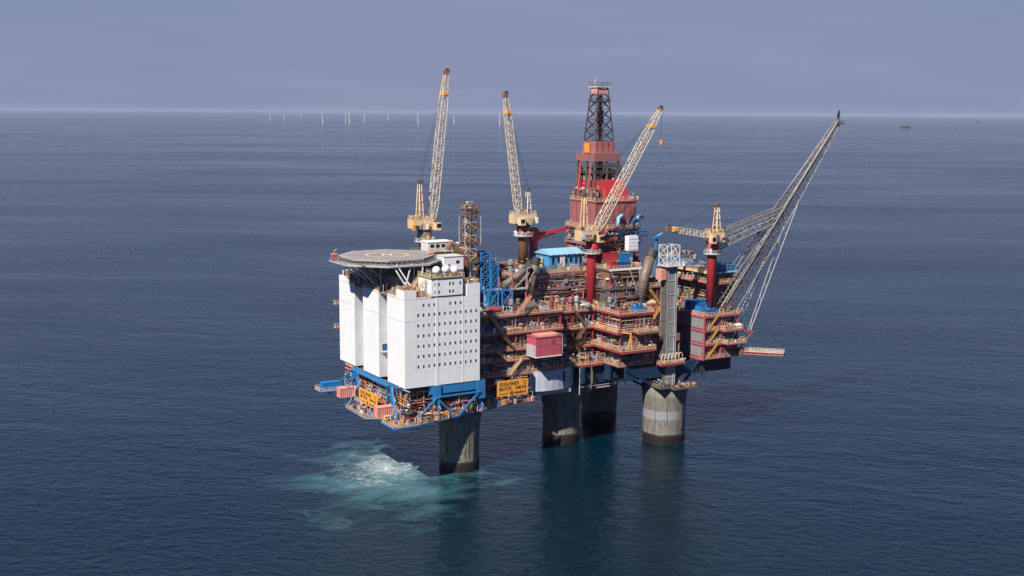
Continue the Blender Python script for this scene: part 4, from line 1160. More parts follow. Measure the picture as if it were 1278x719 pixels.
mb = MB(); clutter(mb, 89.4, 102.4, 13.6, 20, 63.82, 70, 2.2, [3, 3, 4, 3, 2, 3, 4, 6, 3, 3, 4, 3, 2, 3, 6]); mb.build('small_fittings', PALM, mI, kind='stuff')
wc = thing('switch_cabinet', 'tall white cabinet standing beside the drilling module', 'cabinet', (107, 25, 68.6))
MB().box(104.8, 109.2, 24.2, 26.6, 68.7, 74.2).build('shell', M['white'], wc)
for k in range(4): MB().box(105.0, 109.0, 24.12, 24.2, 69.2 + 1.25 * k, 69.3 + 1.25 * k).build('rib', M['lightgrey'], wc)
MB().box(104.4, 109.6, 23.9, 27.4, 68.2, 68.68).build('shelf', M['mid'], wc)
for x in (104.8, 109.2): MB().bar((x, 26.6, 57.0), (x, 26.6, 68.2), 0.4).build('leg', M['mid'], wc)
bh = thing('pipe_deck_house', 'bright blue house with pale blue roof left of the red crane pillar', 'house', (84.5, 44, 62))
MB().box(79.0, 94.8, 39.0, 49.0, 62.05, 66.9).build('wall', M['paleblue2'] if 'paleblue2' in M else M['blue'], bh)
mbp = MB(); mbp.face([(78.4, 38.4, 66.9), (95.4, 38.4, 66.9), (95.4, 44, 68.8), (78.4, 44, 68.8)]); mbp.face([(78.4, 44, 68.8), (95.4, 44, 68.8), (95.4, 49.6, 66.9), (78.4, 49.6, 66.9)])
mbp.face([(78.4, 38.4, 66.9), (78.4, 44, 68.8), (78.4, 49.6, 66.9)]); mbp.face([(95.4, 38.4, 66.9), (95.4, 49.6, 66.9), (95.4, 44, 68.8)]); mbp.face([(78.4, 38.4, 66.88), (78.4, 49.6, 66.88), (95.4, 49.6, 66.88), (95.4, 38.4, 66.88)])
mbp.build('roof', M['paleblue'], bh)
for x in (80.6, 83, 86.4, 88.6, 91, 93): MB().box(x - 0.5, x + 0.5, 38.93, 39.0, 63.2, 65.6).build('window' if x != 86.4 else 'door', M['glass'], bh)
MB().box(83.7, 85.6, 38.5, 39.0, 62.1, 65.9).build('shutter', M['offwhite'], bh)
for k in range(7): MB().box(79.4 + 2.3 * k, 79.7 + 2.3 * k, 38.3, 38.5, 66.6, 67.3).build('roof_rib', M['offwhite'], bh)
# scorched exhaust ducts
def duct(name, pts, r, label, m='duct', cap=True):
    t = thing(name, label, 'exhaust duct', pts[0])
    MB().path(pts, r, 16).build('pipe', M[m], t, True)
    p, q = Vector(pts[-2]), Vector(pts[-1]); d = (q - p).normalized()
    MB().tube(q - d * 2.6, q + d * 0.25, r * 1.12, 16).build('outlet', M['dark'], t)
    for f in (0.15, 0.5, 0.8):
        a = Vector(pts[0]).lerp(Vector(pts[1]), f)
        dd = (Vector(pts[1]) - Vector(pts[0])).normalized()
        MB().tube(a - dd * 0.12, a + dd * 0.12, r * 1.08, 16).build('flange', M['mid'], t)
    return t
duct('exhaust_duct', [(60.6, 24.5, 51.3), (61.6, 24.5, 57.5), (64.4, 24.5, 68.2)], 1.45, 'brown exhaust duct with a black mouth standing up beside the pale blue house')
duct('exhaust_duct', [(49.5, 24.0, 58.8), (56, 24, 62.2), (61.0, 24, 65.4)], 1.3, 'brown exhaust duct lying at a slant left of the upright duct')
duct('exhaust_duct', [(101.4, 11.0, 53.0), (102.6, 11.2, 60.0), (107.2, 12.5, 69.8)], 1.9, 'thick dark exhaust duct leaning right in front of the white cabinet')
fr2 = thing('duct_frame', 'grey and red pipe frame carrying the brown exhaust ducts', 'steel frame', (56, 23, 51.3))
for x in (47.5, 53, 58.6): MB().bar((x, 22.4, 51.3), (x, 22.4, 62.5), 0.45).build('post', M['pink'], fr2)
for z in (57.6,): MB().box(44, 59, 21.8, 25.8, z, z + 0.35).build('shelf', M['lightgrey'], fr2)
for a, b in (((53, 21.7, 57.9), (58.6, 21.7, 62.5)), ((58.6, 21.7, 57.9), (58.6, 21.7, 65)), ((58.6, 21.7, 65), (62, 21.7, 66))): MB().bar(a, b, 0.25).build('brace', M['lightgrey'], fr2)
# blue frames beside the quarters
def blue_tower(x0, x1, y0, y1, z0, z1, n, label, m='blue'):
    t = thing('scaffold_tower', label, 'steel frame', ((x0 + x1) / 2, (y0 + y1) / 2, z0), 'blue steel frames beside the quarters')
    c = Vector(((x0 + x1) / 2, (y0 + y1) / 2, z0))
    secs = [[Vector((x, y, z0 + (z1 - z0) * i / n)) for x, y in ((x0, y0), (x1, y0), (x1, y1), (x0, y1))] for i in range(n + 1)]
    lattice(t, secs, 0.32, 0.16, M[m], M[m], True, chord_name='post')
    mb = MB()
    for i in range(n):
        z = z0 + (z1 - z0) * i / n
        clutter(mb, x0 + .3, x1 - .3, y0 + .3, y1 - .3, z + 0.2, 10, (z1 - z0) / n, [2, 2, 2, 2, 1, 1, 1, 1, 2, 9, 3, .5, 2, 9, .5])
    mb.build('small_fittings', PALM, t, kind='stuff')
    for i in range(1, n + 1):
        z = z0 + (z1 - z0) * i / n
        MB().box(x0, x1, y0, y1, z - 0.1, z).build('platform', M['deepblue'], t)
    return t
blue_tower(43.4, 47.0, 28, 32, 51.3, 70.8, 7, 'tall blue steel frame tower right beside the lattice mast')
blue_tower(47.6, 50.4, 28, 32, 51.3, 66.8, 6, 'shorter blue steel frame tower right of the tall one')
blue_tower(41.0, 45.0, 18.5, 21.5, 52.6, 58.4, 1, 'low blue crossed frame nearest the white quarters')
blue_tower(46.6, 50.6, 18.5, 21.5, 52.6, 58.2, 1, 'low blue crossed frame in front of the shorter blue tower')
# lift tower
lt_ = thing('lift_tower', 'grey panelled lift tower with white framing and an open white lattice head', 'tower', (107, 3.5, 20))
TX0, TX1, TY0, TY1 = 104.8, 108.8, -0.4, 3.6
zs = [19.5 + 5.1 * i for i in range(10)]
for z0, z1 in zip(zs[:-1], zs[1:]):
    for axis, a0, a1, p in (('x', TX0, (TX0 + TX1) / 2, TY0), ('x', (TX0 + TX1) / 2, TX1, TY0), ('y', TY0, TY1, TX0)):
        put('wall_panel', panel_mesh(a1 - a0, z1 - z0 - 0.1, 'mid' if axis == 'y' else 'grey', axis), ((((a0 + a1) / 2, p, (z0 + z1) / 2)) if axis == 'x' else (p, (a0 + a1) / 2, (z0 + z1) / 2)), lt_)
MB().box(TX0 + 0.15, TX1 - 0.1, TY0 + 0.15, TY1, 19.5, 65.3).build('shaft_core', M['mid'], lt_)
for x, y in ((TX0, TY0), (TX1, TY0), (TX0, TY1), (TX1, TY1), ((TX0 + TX1) / 2 + 1.2, TY0 - 0.1)): MB().box(x - 0.1, x + 0.1, y - 0.2, y + 0.2, 19.4, 65.4).build('post', M['grey'] if x < 107 else M['lightgrey'], lt_)
for z in zs: MB().box(TX0 + 0.2, TX1 - 0.2, TY0 - 0.24, TY0 - 0.1, z - 0.08, z + 0.08).build('girt', M['offwhite'], lt_)
MB().box(TX0 - 1.5, TX1 + 3.0, TY0 - 1.4, TY1 + 1, 65.42, 65.7).build('head_deck', M['lightgrey'], lt_)
secs = [[Vector((x, y, 65.7 + 3.7 * i)) for x, y in ((TX0 - .9, TY0 - .3), (TX1 + .7, TY0 - .3), (TX1 + .7, TY1 + .6), (TX0 - .9, TY1 + .6))] for i in range(3)]
lattice(lt_, secs, 0.16, 0.08, M['offwhite'], M['offwhite'], True, chord_name='head_post')
mb = MB(); rail(mb, [(TX0 - 1.4, TY0 - 1.3, 65.7), (TX1 + 2.9, TY0 - 1.3, 65.7), (TX1 + 2.9, TY1 + 0.9, 65.7)]); mb.build('handrail', M['white'], lt_)
MB().box(TX0 - 2.6, TX0 - 0.3, 0.4, 3.6, 60.6, 64.4).build('machine_box', M['salmon'], lt_)
for z in (31.0, 38): MB().box(TX1 + .2, TX1 + 1.8, -0.8, 0.8, z, z + 2.6).build('side_cabinet', M['rust'], lt_)
bc = thing('davit_crane', 'small bright blue davit post left of the lift tower head', 'davit', (117, 22, 62))
MB().tube((118.4, 25, 49.0), (118.4, 25, 73.8), 0.55, 10).build('post', M['blue'], bc)
MB().bar((118.4, 25, 73.4), (121.2, 25, 74.6), 0.5).build('jib', M['paleblue'], bc)
MB().box(117.2, 119.6, 24, 26, 72.6, 73.3).build('platform', M['blue'], bc)
ya = thing('valve_skid', 'yellow and white valve skid on the rim of the banded shaft', 'equipment skid', (111, -4.4, 22))
mb = MB(); clutter(mb, 105, 114.5, -6.2, -3.8, 21.62, 18, 1.6, [1, 1, 1, 1, 0, 0, 6, 9, 9, 0, 1, 0, 2, 0, 3]); mb.build('valves', PALM, ya, kind='stuff')
MB().box(108.6, 114.6, -6.4, -3.6, 21.62, 21.8).build('skid_base', M['yellow'], ya)

# ------------------------------------------------------------------ pedestal cranes
def crane(label, x, y, z0, zs, rp, tip, pivot, apex, house, pm, hm_, bm, bw=2.5, nlat=22, hook=None, facing=1):
    """house = (x0, x1, z0, z1, half depth)"""
    t = thing('pedestal_crane', label, 'crane', (x, y, z0), 'pedestal cranes')
    MB().lathe((x, y, 0), [(rp, z0), (rp, zs - 4.5), (rp * 1.25, zs - 3.2), (rp * 1.25, zs)], 24).build('pedestal', M[pm], t, True)
    MB().lathe((x, y, 0), [(rp * 1.9, zs - 4.3), (rp * 1.9, zs - 4.0)], 16).build('walkway', M['lightgrey'], t)
    mb = MB()
    ps = [(x + rp * 1.85 * math.cos(R(30 * i)), y + rp * 1.85 * math.sin(R(30 * i)), zs - 4.0) for i in range(13)]
    rail(mb, ps, step=2.0); mb.build('walkway_rail', M['offwhite'], t)
    MB().lathe((x, y, 0), [(rp * 1.45, zs), (rp * 1.5, zs + 0.35), (rp * 1.35, zs + 0.7)], 24).build('slew_ring', M['mid'], t)
    h0, h1, hz0, hz1, hd_ = house
    hs = MB().box(h0, h1, y - hd_, y + hd_, hz0, hz1).build('machinery_house', M[hm_], t)
    MB().box(h0 + 0.3, h1 - 0.3, y - hd_ - 0.08, y - hd_, hz0 + 0.5, hz1 - 0.5).build('louvre', M['cream'], hs)
    rm = MB(); rail(rm, [(h0, y - hd_, hz1), (h1, y - hd_, hz1), (h1, y + hd_, hz1), (h0, y + hd_, hz1), (h0, y - hd_, hz1)]); rm.build('house_rail', M[bm], hs)
    # operator's cab hung on the boom side
    cx = pivot[0] + facing * 0.6
    cab = MB().box(cx - 1.1, cx + 1.1, y - hd_ - 2.0, y - hd_ - 0.1, hz0 - 0.6, hz0 + 2.0).build('cab', M[hm_], t)
    MB().box(cx - 1.0 if facing < 0 else cx - 0.6, cx + 0.6 if facing < 0 else cx + 1.0, y - hd_ - 2.08, y - hd_ - 2.0, hz0 + 0.3, hz0 + 1.7).build('cab_window', M['glass'], cab)
    # gantry
    ap = Vector(apex)
    for sx, sy in ((-1, -1), (1, -1), (-1, 1), (1, 1)):
        bx = (h0 + 0.5) if sx < 0 else (h1 - 0.5)
        bx = max(min(bx, ap.x + 0.9), ap.x - 0.9)
        MB().bar((bx, y + sy * 1.3, hz1), ap + Vector((sx * 0.3, sy * 0.7, 0)), 0.34).build('gantry_leg', M[bm], t)
    gm_ = MB()
    for f in (0.25, 0.5, 0.75):
        zz = hz1 + (ap.z - hz1) * f
        w = 0.9 * (1 - f) + 0.3
        for sy in (-1, 1): gm_.bar((ap.x - w, y + sy * (1.3 * (1 - f) + 0.9 * f), zz), (ap.x + w, y + sy * (1.3 * (1 - f) + 0.9 * f), zz), 0.2)
        gm_.bar((ap.x, y - 1.6, zz), (ap.x, y + 1.6, zz), 0.2)
    gm_.build('gantry_braces', M[bm], t, kind='stuff')
    MB().box(ap.x - 0.9, ap.x + 0.9, y - 1.2, y + 1.2, ap.z - 0.4, ap.z + 0.6).build('gantry_head', M['mid'], t)
    # boom
    pv_, tp = Vector(pivot), Vector(tip)
    keys = [(0, bw * 0.9, 0.9), (0.12, bw, bw), (0.8, bw * 0.92, bw * 0.92), (1, bw * 0.55, 0.9)]
    bo = bpy.data.objects.new('boom', None); col.objects.link(bo); bo.parent = t
    bo.matrix_parent_inverse = Matrix.Translation(-wloc(t)); bo.location = pv_
    secs = axis_sections(pv_, tp, lerp_sections(keys, nlat), (0, 1, 0))
    lattice(bo, secs, 0.16, 0.08, M['cream'], M['cream'])
    d = (tp - pv_).normalized()
    MB().box(tp.x - 0.8, tp.x + 0.8, y - 0.9, y + 0.9, tp.z - 0.7, tp.z + 0.9).build('boom_head', M['rust'], bo)
    MB().tube(tp + Vector((0.4, -0.3, 0.6)), tp + Vector((0.4, 0.3, 0.6)), 0.9, 14).build('sheave', M['dark'], bo)
    q = pv_.lerp(tp, 0.86)
    MB().box(q.x - 1.0, q.x + 1.0, y - 1.5, y + 1.5, q.z - 0.4, q.z + 0.7).build('boom_platform', M['signyellow'], bo)
    cb = MB()
    for sy in (-0.7, 0.7): cb.tube(ap + Vector((0, sy, 0.3)), tp + Vector((0, sy * 0.6, 0.5)) - d * 3, 0.07, 5)
    cb.build('pendant_ropes', M['dark'], t, kind='stuff')
    if hook:
        MB().tube(tp + Vector((facing * 0.8, 0, 0)), tp + Vector((facing * 0.8, 0, -hook)), 0.07, 5).build('hoist_rope', M['dark'], t)
        hb = tp + Vector((facing * 0.8, 0, -hook))
        MB().lathe((hb.x, hb.y, hb.z), [(0.1, -2.4), (0.5, -1.6), (0.55, -0.2), (0.2, 0.1)], 10).build('hook_block', M['orange'], t)
    mb = MB()
    for _ in range(26):
        a, r = U(0, 6.28), rp * U(1.0, 1.7)
        px_, py_ = x + r * math.cos(a), y + r * math.sin(a)
        mb.box(px_ - .4, px_ + .4, py_ - .4, py_ + .4, zs - 4.0, zs - 4.0 + U(.6, 2.2), pick())
    for _ in range(14):
        px_ = U(h0, h1); mb.box(px_ - .5, px_ + .5, y - hd_ - U(.3, .9), y - hd_, hz0 + U(-.6, 1), hz0 + U(1.2, 2.4), pick(WCR))
    for _ in range(12):
        px_, py_ = U(h0 + .5, h1 - .5), U(y - hd_ + .4, y + hd_ - .4)
        mb.box(px_ - .5, px_ + .5, py_ - .4, py_ + .4, hz1, hz1 + U(.5, 1.8), pick(WCR))
    mb.build('small_fittings', PALM, t, kind='stuff')
    return t
WCR = [4, 1, 2, 3, 0, 0, 9, 6, 2, 0, 4, 0, 2, 0, 2]
crane('tan pedestal crane with the tallest upright boom, behind the helideck', 29.5, 45, 66, 78.2, 2.0, (38.3, 45, 134), (32.4, 45, 80.5), (27.6, 45, 95.5), (23.8, 32.2, 78.8, 82.0, 2.2), 'mid', 'tan', 'tan', 2.7, 24)
crane('tan crane with boom leaning left, between the lattice mast and the derrick', 75.2, 52, 62, 77.5, 2.1, (66.8, 52, 126.5), (73.2, 52, 80.5), (77.0, 52, 91), (70.0, 79.8, 78.2, 81.6, 2.2), 'rust', 'tan', 'cream', 2.4, 22, facing=-1)
crane('tan crane on a red pillar with boom leaning right across the derrick', 88.0, 24.0, 44, 73.0, 1.9, (118.0, 24.0, 121.6), (88.6, 24.0, 75.4), (84.2, 24.0, 90.5), (81.8, 89.2, 73.6, 77.4, 2.4), 'red', 'tan', 'tan', 2.8, 24, hook=11.5)
crane('short tan crane on a red pillar at the right end, boom lying level', 128.8, 4.4, 46.1, 72.6, 1.75, (107.9, 4.4, 78.6), (127.0, 4.4, 75.4), (130.6, 4.4, 86.6), (126.4, 132.8, 73.2, 76.4, 2.2), 'red', 'tan', 'tan', 2.3, 12, facing=-1)
kc = thing('pipe_handling_crane', 'low red knuckle crane lying between the left crane and the derrick', 'crane', (81, 54, 66))
MB().lathe((81, 54, 0), [(1.6, 62), (1.6, 70.4), (2.2, 70.6), (2.2, 71.2)], 16).build('pedestal', M['oxide'], kc)
MB().prism([(78.5, 52.2), (84.2, 52.2), (84.2, 55.8), (78.5, 55.8)], 71.2, 73.4).build('house', M['red'], kc)
mb = MB(); mb.face([(78.8, 52.4, 73.4), (83.8, 52.4, 73.4), (82.0, 53, 76), (80.6, 53, 76)]); mb.face([(83.8, 55.6, 73.4), (78.8, 55.6, 73.4), (80.6, 55, 76), (82, 55, 76)])
mb.face([(83.8, 52.4, 73.4), (83.8, 55.6, 73.4), (82, 55, 76), (82, 53, 76)]); mb.face([(78.8, 55.6, 73.4), (78.8, 52.4, 73.4), (80.6, 53, 76), (80.6, 55, 76)]); mb.face([(80.6, 53, 76), (82, 53, 76), (82, 55, 76), (80.6, 55, 76)])
mb.build('hood', M['red'], kc)
MB().bar((83.6, 54, 73.2), (97.6, 54, 75.2), 1.0, 1.3).build('boom', M['red'], kc)
MB().bar((97.4, 54, 75.2), (100.8, 54, 69.4), 0.9).build('boom_tip', M['red'], kc)
MB().tube((84, 54, 71.6), (91, 54, 73.4), 0.3, 8).build('cylinder', M['oxide'], kc)

# ------------------------------------------------------------------ lattice mast on the quarters
tm = thing('lattice_mast', 'rusty tan lattice mast with antennas behind the white quarters', 'mast', (39.5, 29.5, 60.7))
secs = [ring((39.5, 29.5, 60.7 + 2.35 * i), Vector((1, 0, 0)), Vector((0, 1, 0)), 3.9 - 0.05 * i, 3.9 - 0.05 * i) for i in range(12)]
lattice(tm, secs, 0.18, 0.1, M['rust'], M['tan'], False)
for i in (3, 6, 8, 10, 11):
    z = 60.7 + 2.35 * i
    MB().box(36.8, 42.2, 26.8, 32.2, z, z + 0.2).build('platform', M['rust'], tm)
    mb = MB(); rail(mb, [(36.9, 32, z + .2), (36.9, 26.9, z + .2), (42.1, 26.9, z + .2), (42.1, 32, z + .2)]); mb.build('platform_rail', M['rust'], tm)
    mb = MB(); clutter(mb, 37.2, 41.8, 27.2, 31.8, z + .2, 8, 1.6, [6, 4, 5, 4, 0, 0, 3, 2, 4, .5, 8, 0, 4, .5, 0]); mb.build('antenna_boxes', PALM, tm, kind='stuff')
mb = MB()
for (x, y) in ((36.3, 27), (42.6, 27), (36.4, 31.5)): mb.tube((x, y, 74), (x, y, 84), 0.09, 5)
mb.build('whip_antennas', M['offwhite'], tm, kind='stuff')
MB().tube((39.5, 29.5, 86.5), (39.5, 29.5, 88.6), 0.3, 8).build('radar_post', M['white'], tm)
MB().bar((38.0, 28.8, 88.8), (41.2, 30.2, 88.8), 0.45, 0.55).build('radar_bar', M['white'], tm)

# ------------------------------------------------------------------ derrick
dk = thing('drilling_derrick', 'red clad drilling derrick with a dark lattice top', 'derrick', (105, 44, 77))
DX, DY = 104.0, 44.0
MB().box(95.4, 114.0, 32.6, 50.4, 77.05, 86.4).build('substructure_wall', M['weathered'], dk)
for k in range(8): MB().box(95.6 + 2.6 * k - 0.12, 95.6 + 2.6 * k + 0.12, 32.45, 32.6, 77.1, 86.4).build('wall_rib', M['oxide'], dk)
for k in range(6): MB().box(95.25, 95.4, 33.0 + 3.2 * k - 0.12, 33.0 + 3.2 * k + 0.12, 77.1, 86.4).build('wall_rib', M['oxide'], dk)
MB().box(95.2, 114.3, 32.3, 50.8, 86.4, 87.0).build('drill_floor', M['oxide'], dk)
mb = MB(); rail(mb, [(95.4, 50.6, 87), (95.4, 32.5, 87), (114.1, 32.5, 87), (114.1, 50.6, 87)]); mb.build('handrail', M['tan'], dk)
def frus(name, x0, x1, y0, y1, z0, X0, X1, Y0, Y1, z1, m):
    mb = MB(); mb.v.extend([(x0, y0, z0), (x1, y0, z0), (x1, y1, z0), (x0, y1, z0), (X0, Y0, z1), (X1, Y0, z1), (X1, Y1, z1), (X0, Y1, z1)])
    for q in ((0, 3, 2, 1), (4, 5, 6, 7), (0, 1, 5, 4), (1, 2, 6, 5), (2, 3, 7, 6), (3, 0, 4, 7)): mb.f.append(q); mb.m.append(0)
    return mb.build(name, M[m], dk)
frus('red_skirt', 99.0, 114.0, 36.0, 50.4, 87.02, 99.2, 111.4, 38.0, 50.0, 94.8, 'red')
MB().bar((95.8, 46, 87), (98.2, 47.5, 101), 0.6).build('ramp_leg', M['red'], dk)
MB().bar((95.8, 40, 87), (98.4, 40.5, 101), 0.6).build('ramp_leg', M['pink'], dk)
for x, y in ((98.6, 38.6), (104.2, 38.6), (109.6, 38.6), (98.6, 44), (98.6, 50), (109.6, 50)): MB().box(x - 0.4, x + 0.4, y - 0.4, y + 0.4, 87.02, 102).build('post', M['mid'], dk)
mb = MB(); clutter(mb, 99, 109.6, 38.8, 50, 94.42, 90, 6.4, [6, 2, 2, 3, 2, 1, 1, .5, 1, 0, 9, 0, 3, .3, .3]); clutter(mb, 95.8, 98.5, 33, 50, 87.02, 80, 6, [6, 3, 3, 5, 4, 4, 4, 3, 2, 0, 6, 2, 3, .3, 2])
clutter(mb, 99.5, 115.6, 32.6, 37.5, 87.02, 30, 1.8); mb.build('drill_floor_fittings', PALM, dk, kind='stuff')
for z in (97.2, 99.6): 
    mb = MB(); rail(mb, [(98.2, 50.4, z), (98.2, 38.2, z), (110, 38.2, z), (110, 50.4, z)], 1.2); mb.build('stage_rail', M['mid'], dk)
    MB().box(98.4, 109.8, 38.4, 50.2, z - 0.15, z).build('stage', M['dark'], dk)
for q in ((98.0, 110.2, 38.0, 38.3), (98.0, 110.2, 50.3, 50.6), (98.0, 98.3, 38.3, 50.3), (109.9, 110.2, 38.3, 50.3)): MB().box(*q, 101.8, 104.7).build('wind_wall', M['weathered'], dk)
MB().box(98.3, 109.9, 38.3, 50.3, 104.3, 104.6).build('stage', M['offwhite'], dk)
mb = MB()
frus('upper_wind_wall', 99.6, 108.6, 39.6, 49.0, 104.72, 99.9, 108.3, 39.9, 48.7, 109.4, 'weathered')
for k in range(4): MB().box(100 + 2.6 * k, 100.2 + 2.6 * k, 39.55, 39.75, 104.8, 109.3).build('wall_rib', M['oxide'], dk)
MB().box(98.6, 99.4, 43.0, 46.0, 105, 108.6).build('winch_box', M['orange'], dk)
keys = lerp_sections([(0, 8.2, 8.2), (1, 4.4, 4.4)], 5)
secs = [ring((DX + 0.2, DY + 0.3, 109.4 + 20.4 * t), Vector((1, 0, 0)), Vector((0, 1, 0)), w, h) for t, w, h in keys]
lattice(dk, secs, 0.26, 0.11, M['dark'], M['dark'], True, chord_name='mast_leg')
MB().box(DX - 2.9, DX + 3.3, DY - 2.8, DY + 3.4, 124.2, 124.6).build('crown_stage', M['dark'], dk)
MB().box(DX - 2.3, DX + 2.7, DY - 2.2, DY + 2.8, 127.4, 129.4).build('crown_block', M['salmon'], dk)
MB().box(DX - 2.8, DX + 3.2, DY - 2.7, DY + 3.3, 129.8, 130.2).build('crown_stage', M['offwhite'], dk)
mb = MB(); rail(mb, [(DX - 2.7, DY + 3.2, 130.2), (DX - 2.7, DY - 2.6, 130.2), (DX + 3.1, DY - 2.6, 130.2), (DX + 3.1, DY + 3.2, 130.2)], 1.5); rail(mb, [(DX - 2.8, DY + 3.3, 124.6), (DX - 2.8, DY - 2.7, 124.6), (DX + 3.2, DY - 2.7, 124.6), (DX + 3.2, DY + 3.3, 124.6)]); mb.build('stage_rail', M['mid'], dk)
MB().tube((DX - 2.2, DY, 130.2), (DX - 2.2, DY, 133.2), 0.09, 6).build('antenna', M['white'], dk)
MB().tube((DX + 0.4, DY + .2, 96), (DX + 0.4, DY + .2, 127), 0.5, 8).build('travelling_rail', M['dark'], dk)
MB().tube((DX - 1.4, DY - .6, 96), (DX - 1.2, DY - .4, 127), 0.22, 6).build('travelling_rail', M['mid'], dk)
MB().box(DX - 0.7, DX + 1.5, DY - 0.7, DY + 1.3, 116, 121).build('top_drive', M['dark'], dk)
MB().bar((DX - 3.6, DY - 3.6, 110), (DX - 2.2, DY - 1.2, 120), 0.7).build('pipe_rack', M['rust'], dk)
for (x, y, z, m) in ((111.6, 31.4, 79.0, 'blue'), (113.9, 31.4, 80.2, 'paleblue'), (105, 31.4, 80.5, 'paleblue')):
    MB().path([(x, y, z - 6), (x, y, z), (x + 1.2, y, z + 1.0), (x + 2.4, y, z)], 0.75, 10).build('blue_vent', M[m], dk, True)
for z in (73.8, 75.2): MB().tube((104, 29.3, z), (117, 29.3, z), 0.3, 8).build('blue_pipe', M['deepblue'], dk)
MB().box(94.2, 98, 29.0, 32, 71.2, 76.8).build('side_house', M['oxide'], dk)

# ------------------------------------------------------------------ flare boom
fb = thing('flare_boom', 'long grey lattice flare boom rising to the right over the sea', 'flare boom', (134, 5, 47))
A0, B0 = Vector((135.0, 3.2, 48.2)), Vector((189.4, 3.2, 117.5))
keys = [(0, 6.4, 6.0), (0.35, 6.0, 5.2), (0.7, 4.0, 3.6), (0.93, 2.4, 2.0), (1, 1.6, 1.4)]
lattice(fb, axis_sections(A0, B0, lerp_sections(keys, 22), (0, 1, 0)), 0.2, 0.1, M['grey'], M['mid'])
d = (B0 - A0).normalized()
nrm = Vector((-d.z, 0, d.x))
for off, y, r in ((2.9, 3.2, 0.34), (2.5, 6.4, 0.24), (0.2, 4.6, 0.3)):
    MB().tube(A0 + nrm * off + Vector((0, y - 5, 0)) - d * 2, B0 + nrm * (off * 0.25) + Vector((0, (y - 5) * 0.3, 0)), r, 10).build('flare_pipe', M['grey'] if off > 2.6 else M['mid'], fb)
mb = MB()
rail(mb, [tuple(A0 + Vector((0, -1.2, -0.5))), tuple(B0 + Vector((0, -0.4, -0.2)))], 1.2); mb.build('walkway_rail', M['mid'], fb)
for (x, y, h) in ((-0.6, -0.3, 3.0), (0.6, 0.3, 4.2)):
    MB().tube(B0 + Vector((x, y, 0)), B0 + Vector((x, y, h * 0.55)), 0.22, 8).build('tip_pipe', M['mid'], fb)
    MB().tube(B0 + Vector((x, y, h * 0.55)), B0 + Vector((x, y, h)), 0.42, 10).build('burner_tip', M['dark'], fb)
MB().box(B0.x - 2.0, B0.x + 1.6, 1.6, 4.8, B0.z - 1.2, B0.z - 0.9).build('tip_platform', M['mid'], fb)
mb = MB(); rail(mb, [(B0.x - 2, 1.6, B0.z - .9), (B0.x + 1.6, 1.6, B0.z - .9), (B0.x + 1.6, 4.8, B0.z - .9)]); mb.build('tip_rail', M['mid'], fb)
# lower strut bundle: four long props rising from the outer corner to mid-boom
for k, (f, y0, y1) in enumerate(((0.56, -1.6, 0.6), (0.60, 8, 5.8), (0.47, 0.7, 1.6), (0.47, 6, 4.8))):
    q = A0.lerp(B0, f) - nrm * 2.2
    MB().tube((143.5 + 0.9 * (k > 1), y0, 38.5), (q.x, y1, q.z), 0.2, 7).build('prop', M['steel'], fb)
mb = MB()
for i in range(9):
    t0, t1 = i / 9, (i + 1) / 9
    q = A0.lerp(B0, 0.56) - nrm * 2.2; q2 = A0.lerp(B0, 0.47) - nrm * 2.2
    a = Vector((143.5, -1.6, 38.5)).lerp(Vector((q.x, 0.6, q.z)), t0); b = Vector((144.4, 0.7, 38.5)).lerp(Vector((q2.x, 1.6, q2.z)), t1)
    mb.bar(a, b, 0.16)
mb.build('prop_lacing', M['grey'], fb, kind='stuff')
for y in (-1.6, 0.7, 6, 8): MB().bar((138.8, y, 39.8), (145.2, y, 38.3), 0.5).build('outrigger', M['hotpink'], fb)
MB().bar((144.2, -2.2, 38.1), (144.2, 8.6, 38.1), 0.6).build('outrigger_beam', M['pink'], fb)
for y in (-1.6, 8): MB().bar((138.9, y, 33.0), (144.4, y, 38.0), 0.3).build('outrigger_knee', M['pink'], fb)
# brace frame reaching back to the right crane pillar
Q = A0.lerp(B0, 0.44) + nrm * 2.4
lattice(fb, axis_sections((130.0, 6.4, 70.2), Q, lerp_sections([(0, 3.2, 2.6), (1, 4.2, 2.0)], 9), (0, 1, 0)), 0.18, 0.09, M['grey'], M['grey'], chord_name='brace_chord')
lattice(fb, axis_sections((131.4, 6.4, 75.0), A0.lerp(B0, 0.5) + nrm * 2.0, lerp_sections([(0, 2.4, 1.6), (1, 3.4, 1.6)], 10), (0, 1, 0)), 0.15, 0.08, M['grey'], M['mid'], chord_name='brace_chord')
for y in (0.6, 5.8):
    p = A0.lerp(B0, 0.95); MB().tube((Q.x, y, Q.z + 1.0), (p.x, 3.2 + (y - 3.2) * 0.2, p.z + 1), 0.13, 6).build('stay', M['steel'], fb)
    MB().tube((136.5, y, 60), (Q.x, y, Q.z), 0.12, 6).build('stay', M['grey'], fb)
# burner boom at the lower right corner
bb = thing('burner_boom', 'short red and tan walkway boom reaching out at the lower right corner', 'boom', (140, -1, 30.5))
P0, P1 = Vector((138.6, -0.6, 31.0)), Vector((149.0, -14.4, 31.4))
lattice(bb, axis_sections(P0, P1, lerp_sections([(0, 2.6, 1.0), (1, 1.8, 0.8)], 8), None), 0.2, 0.09, M['pink'], M['pink'])
MB().bar(P0 + Vector((0, 0, .6)), P1 + Vector((0, 0, .6)), 1.6, 0.14).build('walkway', M['grating'], bb)
sd_ = (P1 - P0).cross(Vector((0, 0, 1))).normalized()
mb = MB()
for s_ in (-0.9, 0.9): rail(mb, [tuple(P0 + sd_ * s_ + Vector((0, 0, .6))), tuple(P1 + sd_ * s_ + Vector((0, 0, .6)))], t=0.11)
mb.build('handrail', M['cream'], bb)
MB().box(137.8, 141.2, -3.4, 0.4, 30.4, 32.4).build('turntable', M['rust'], bb)
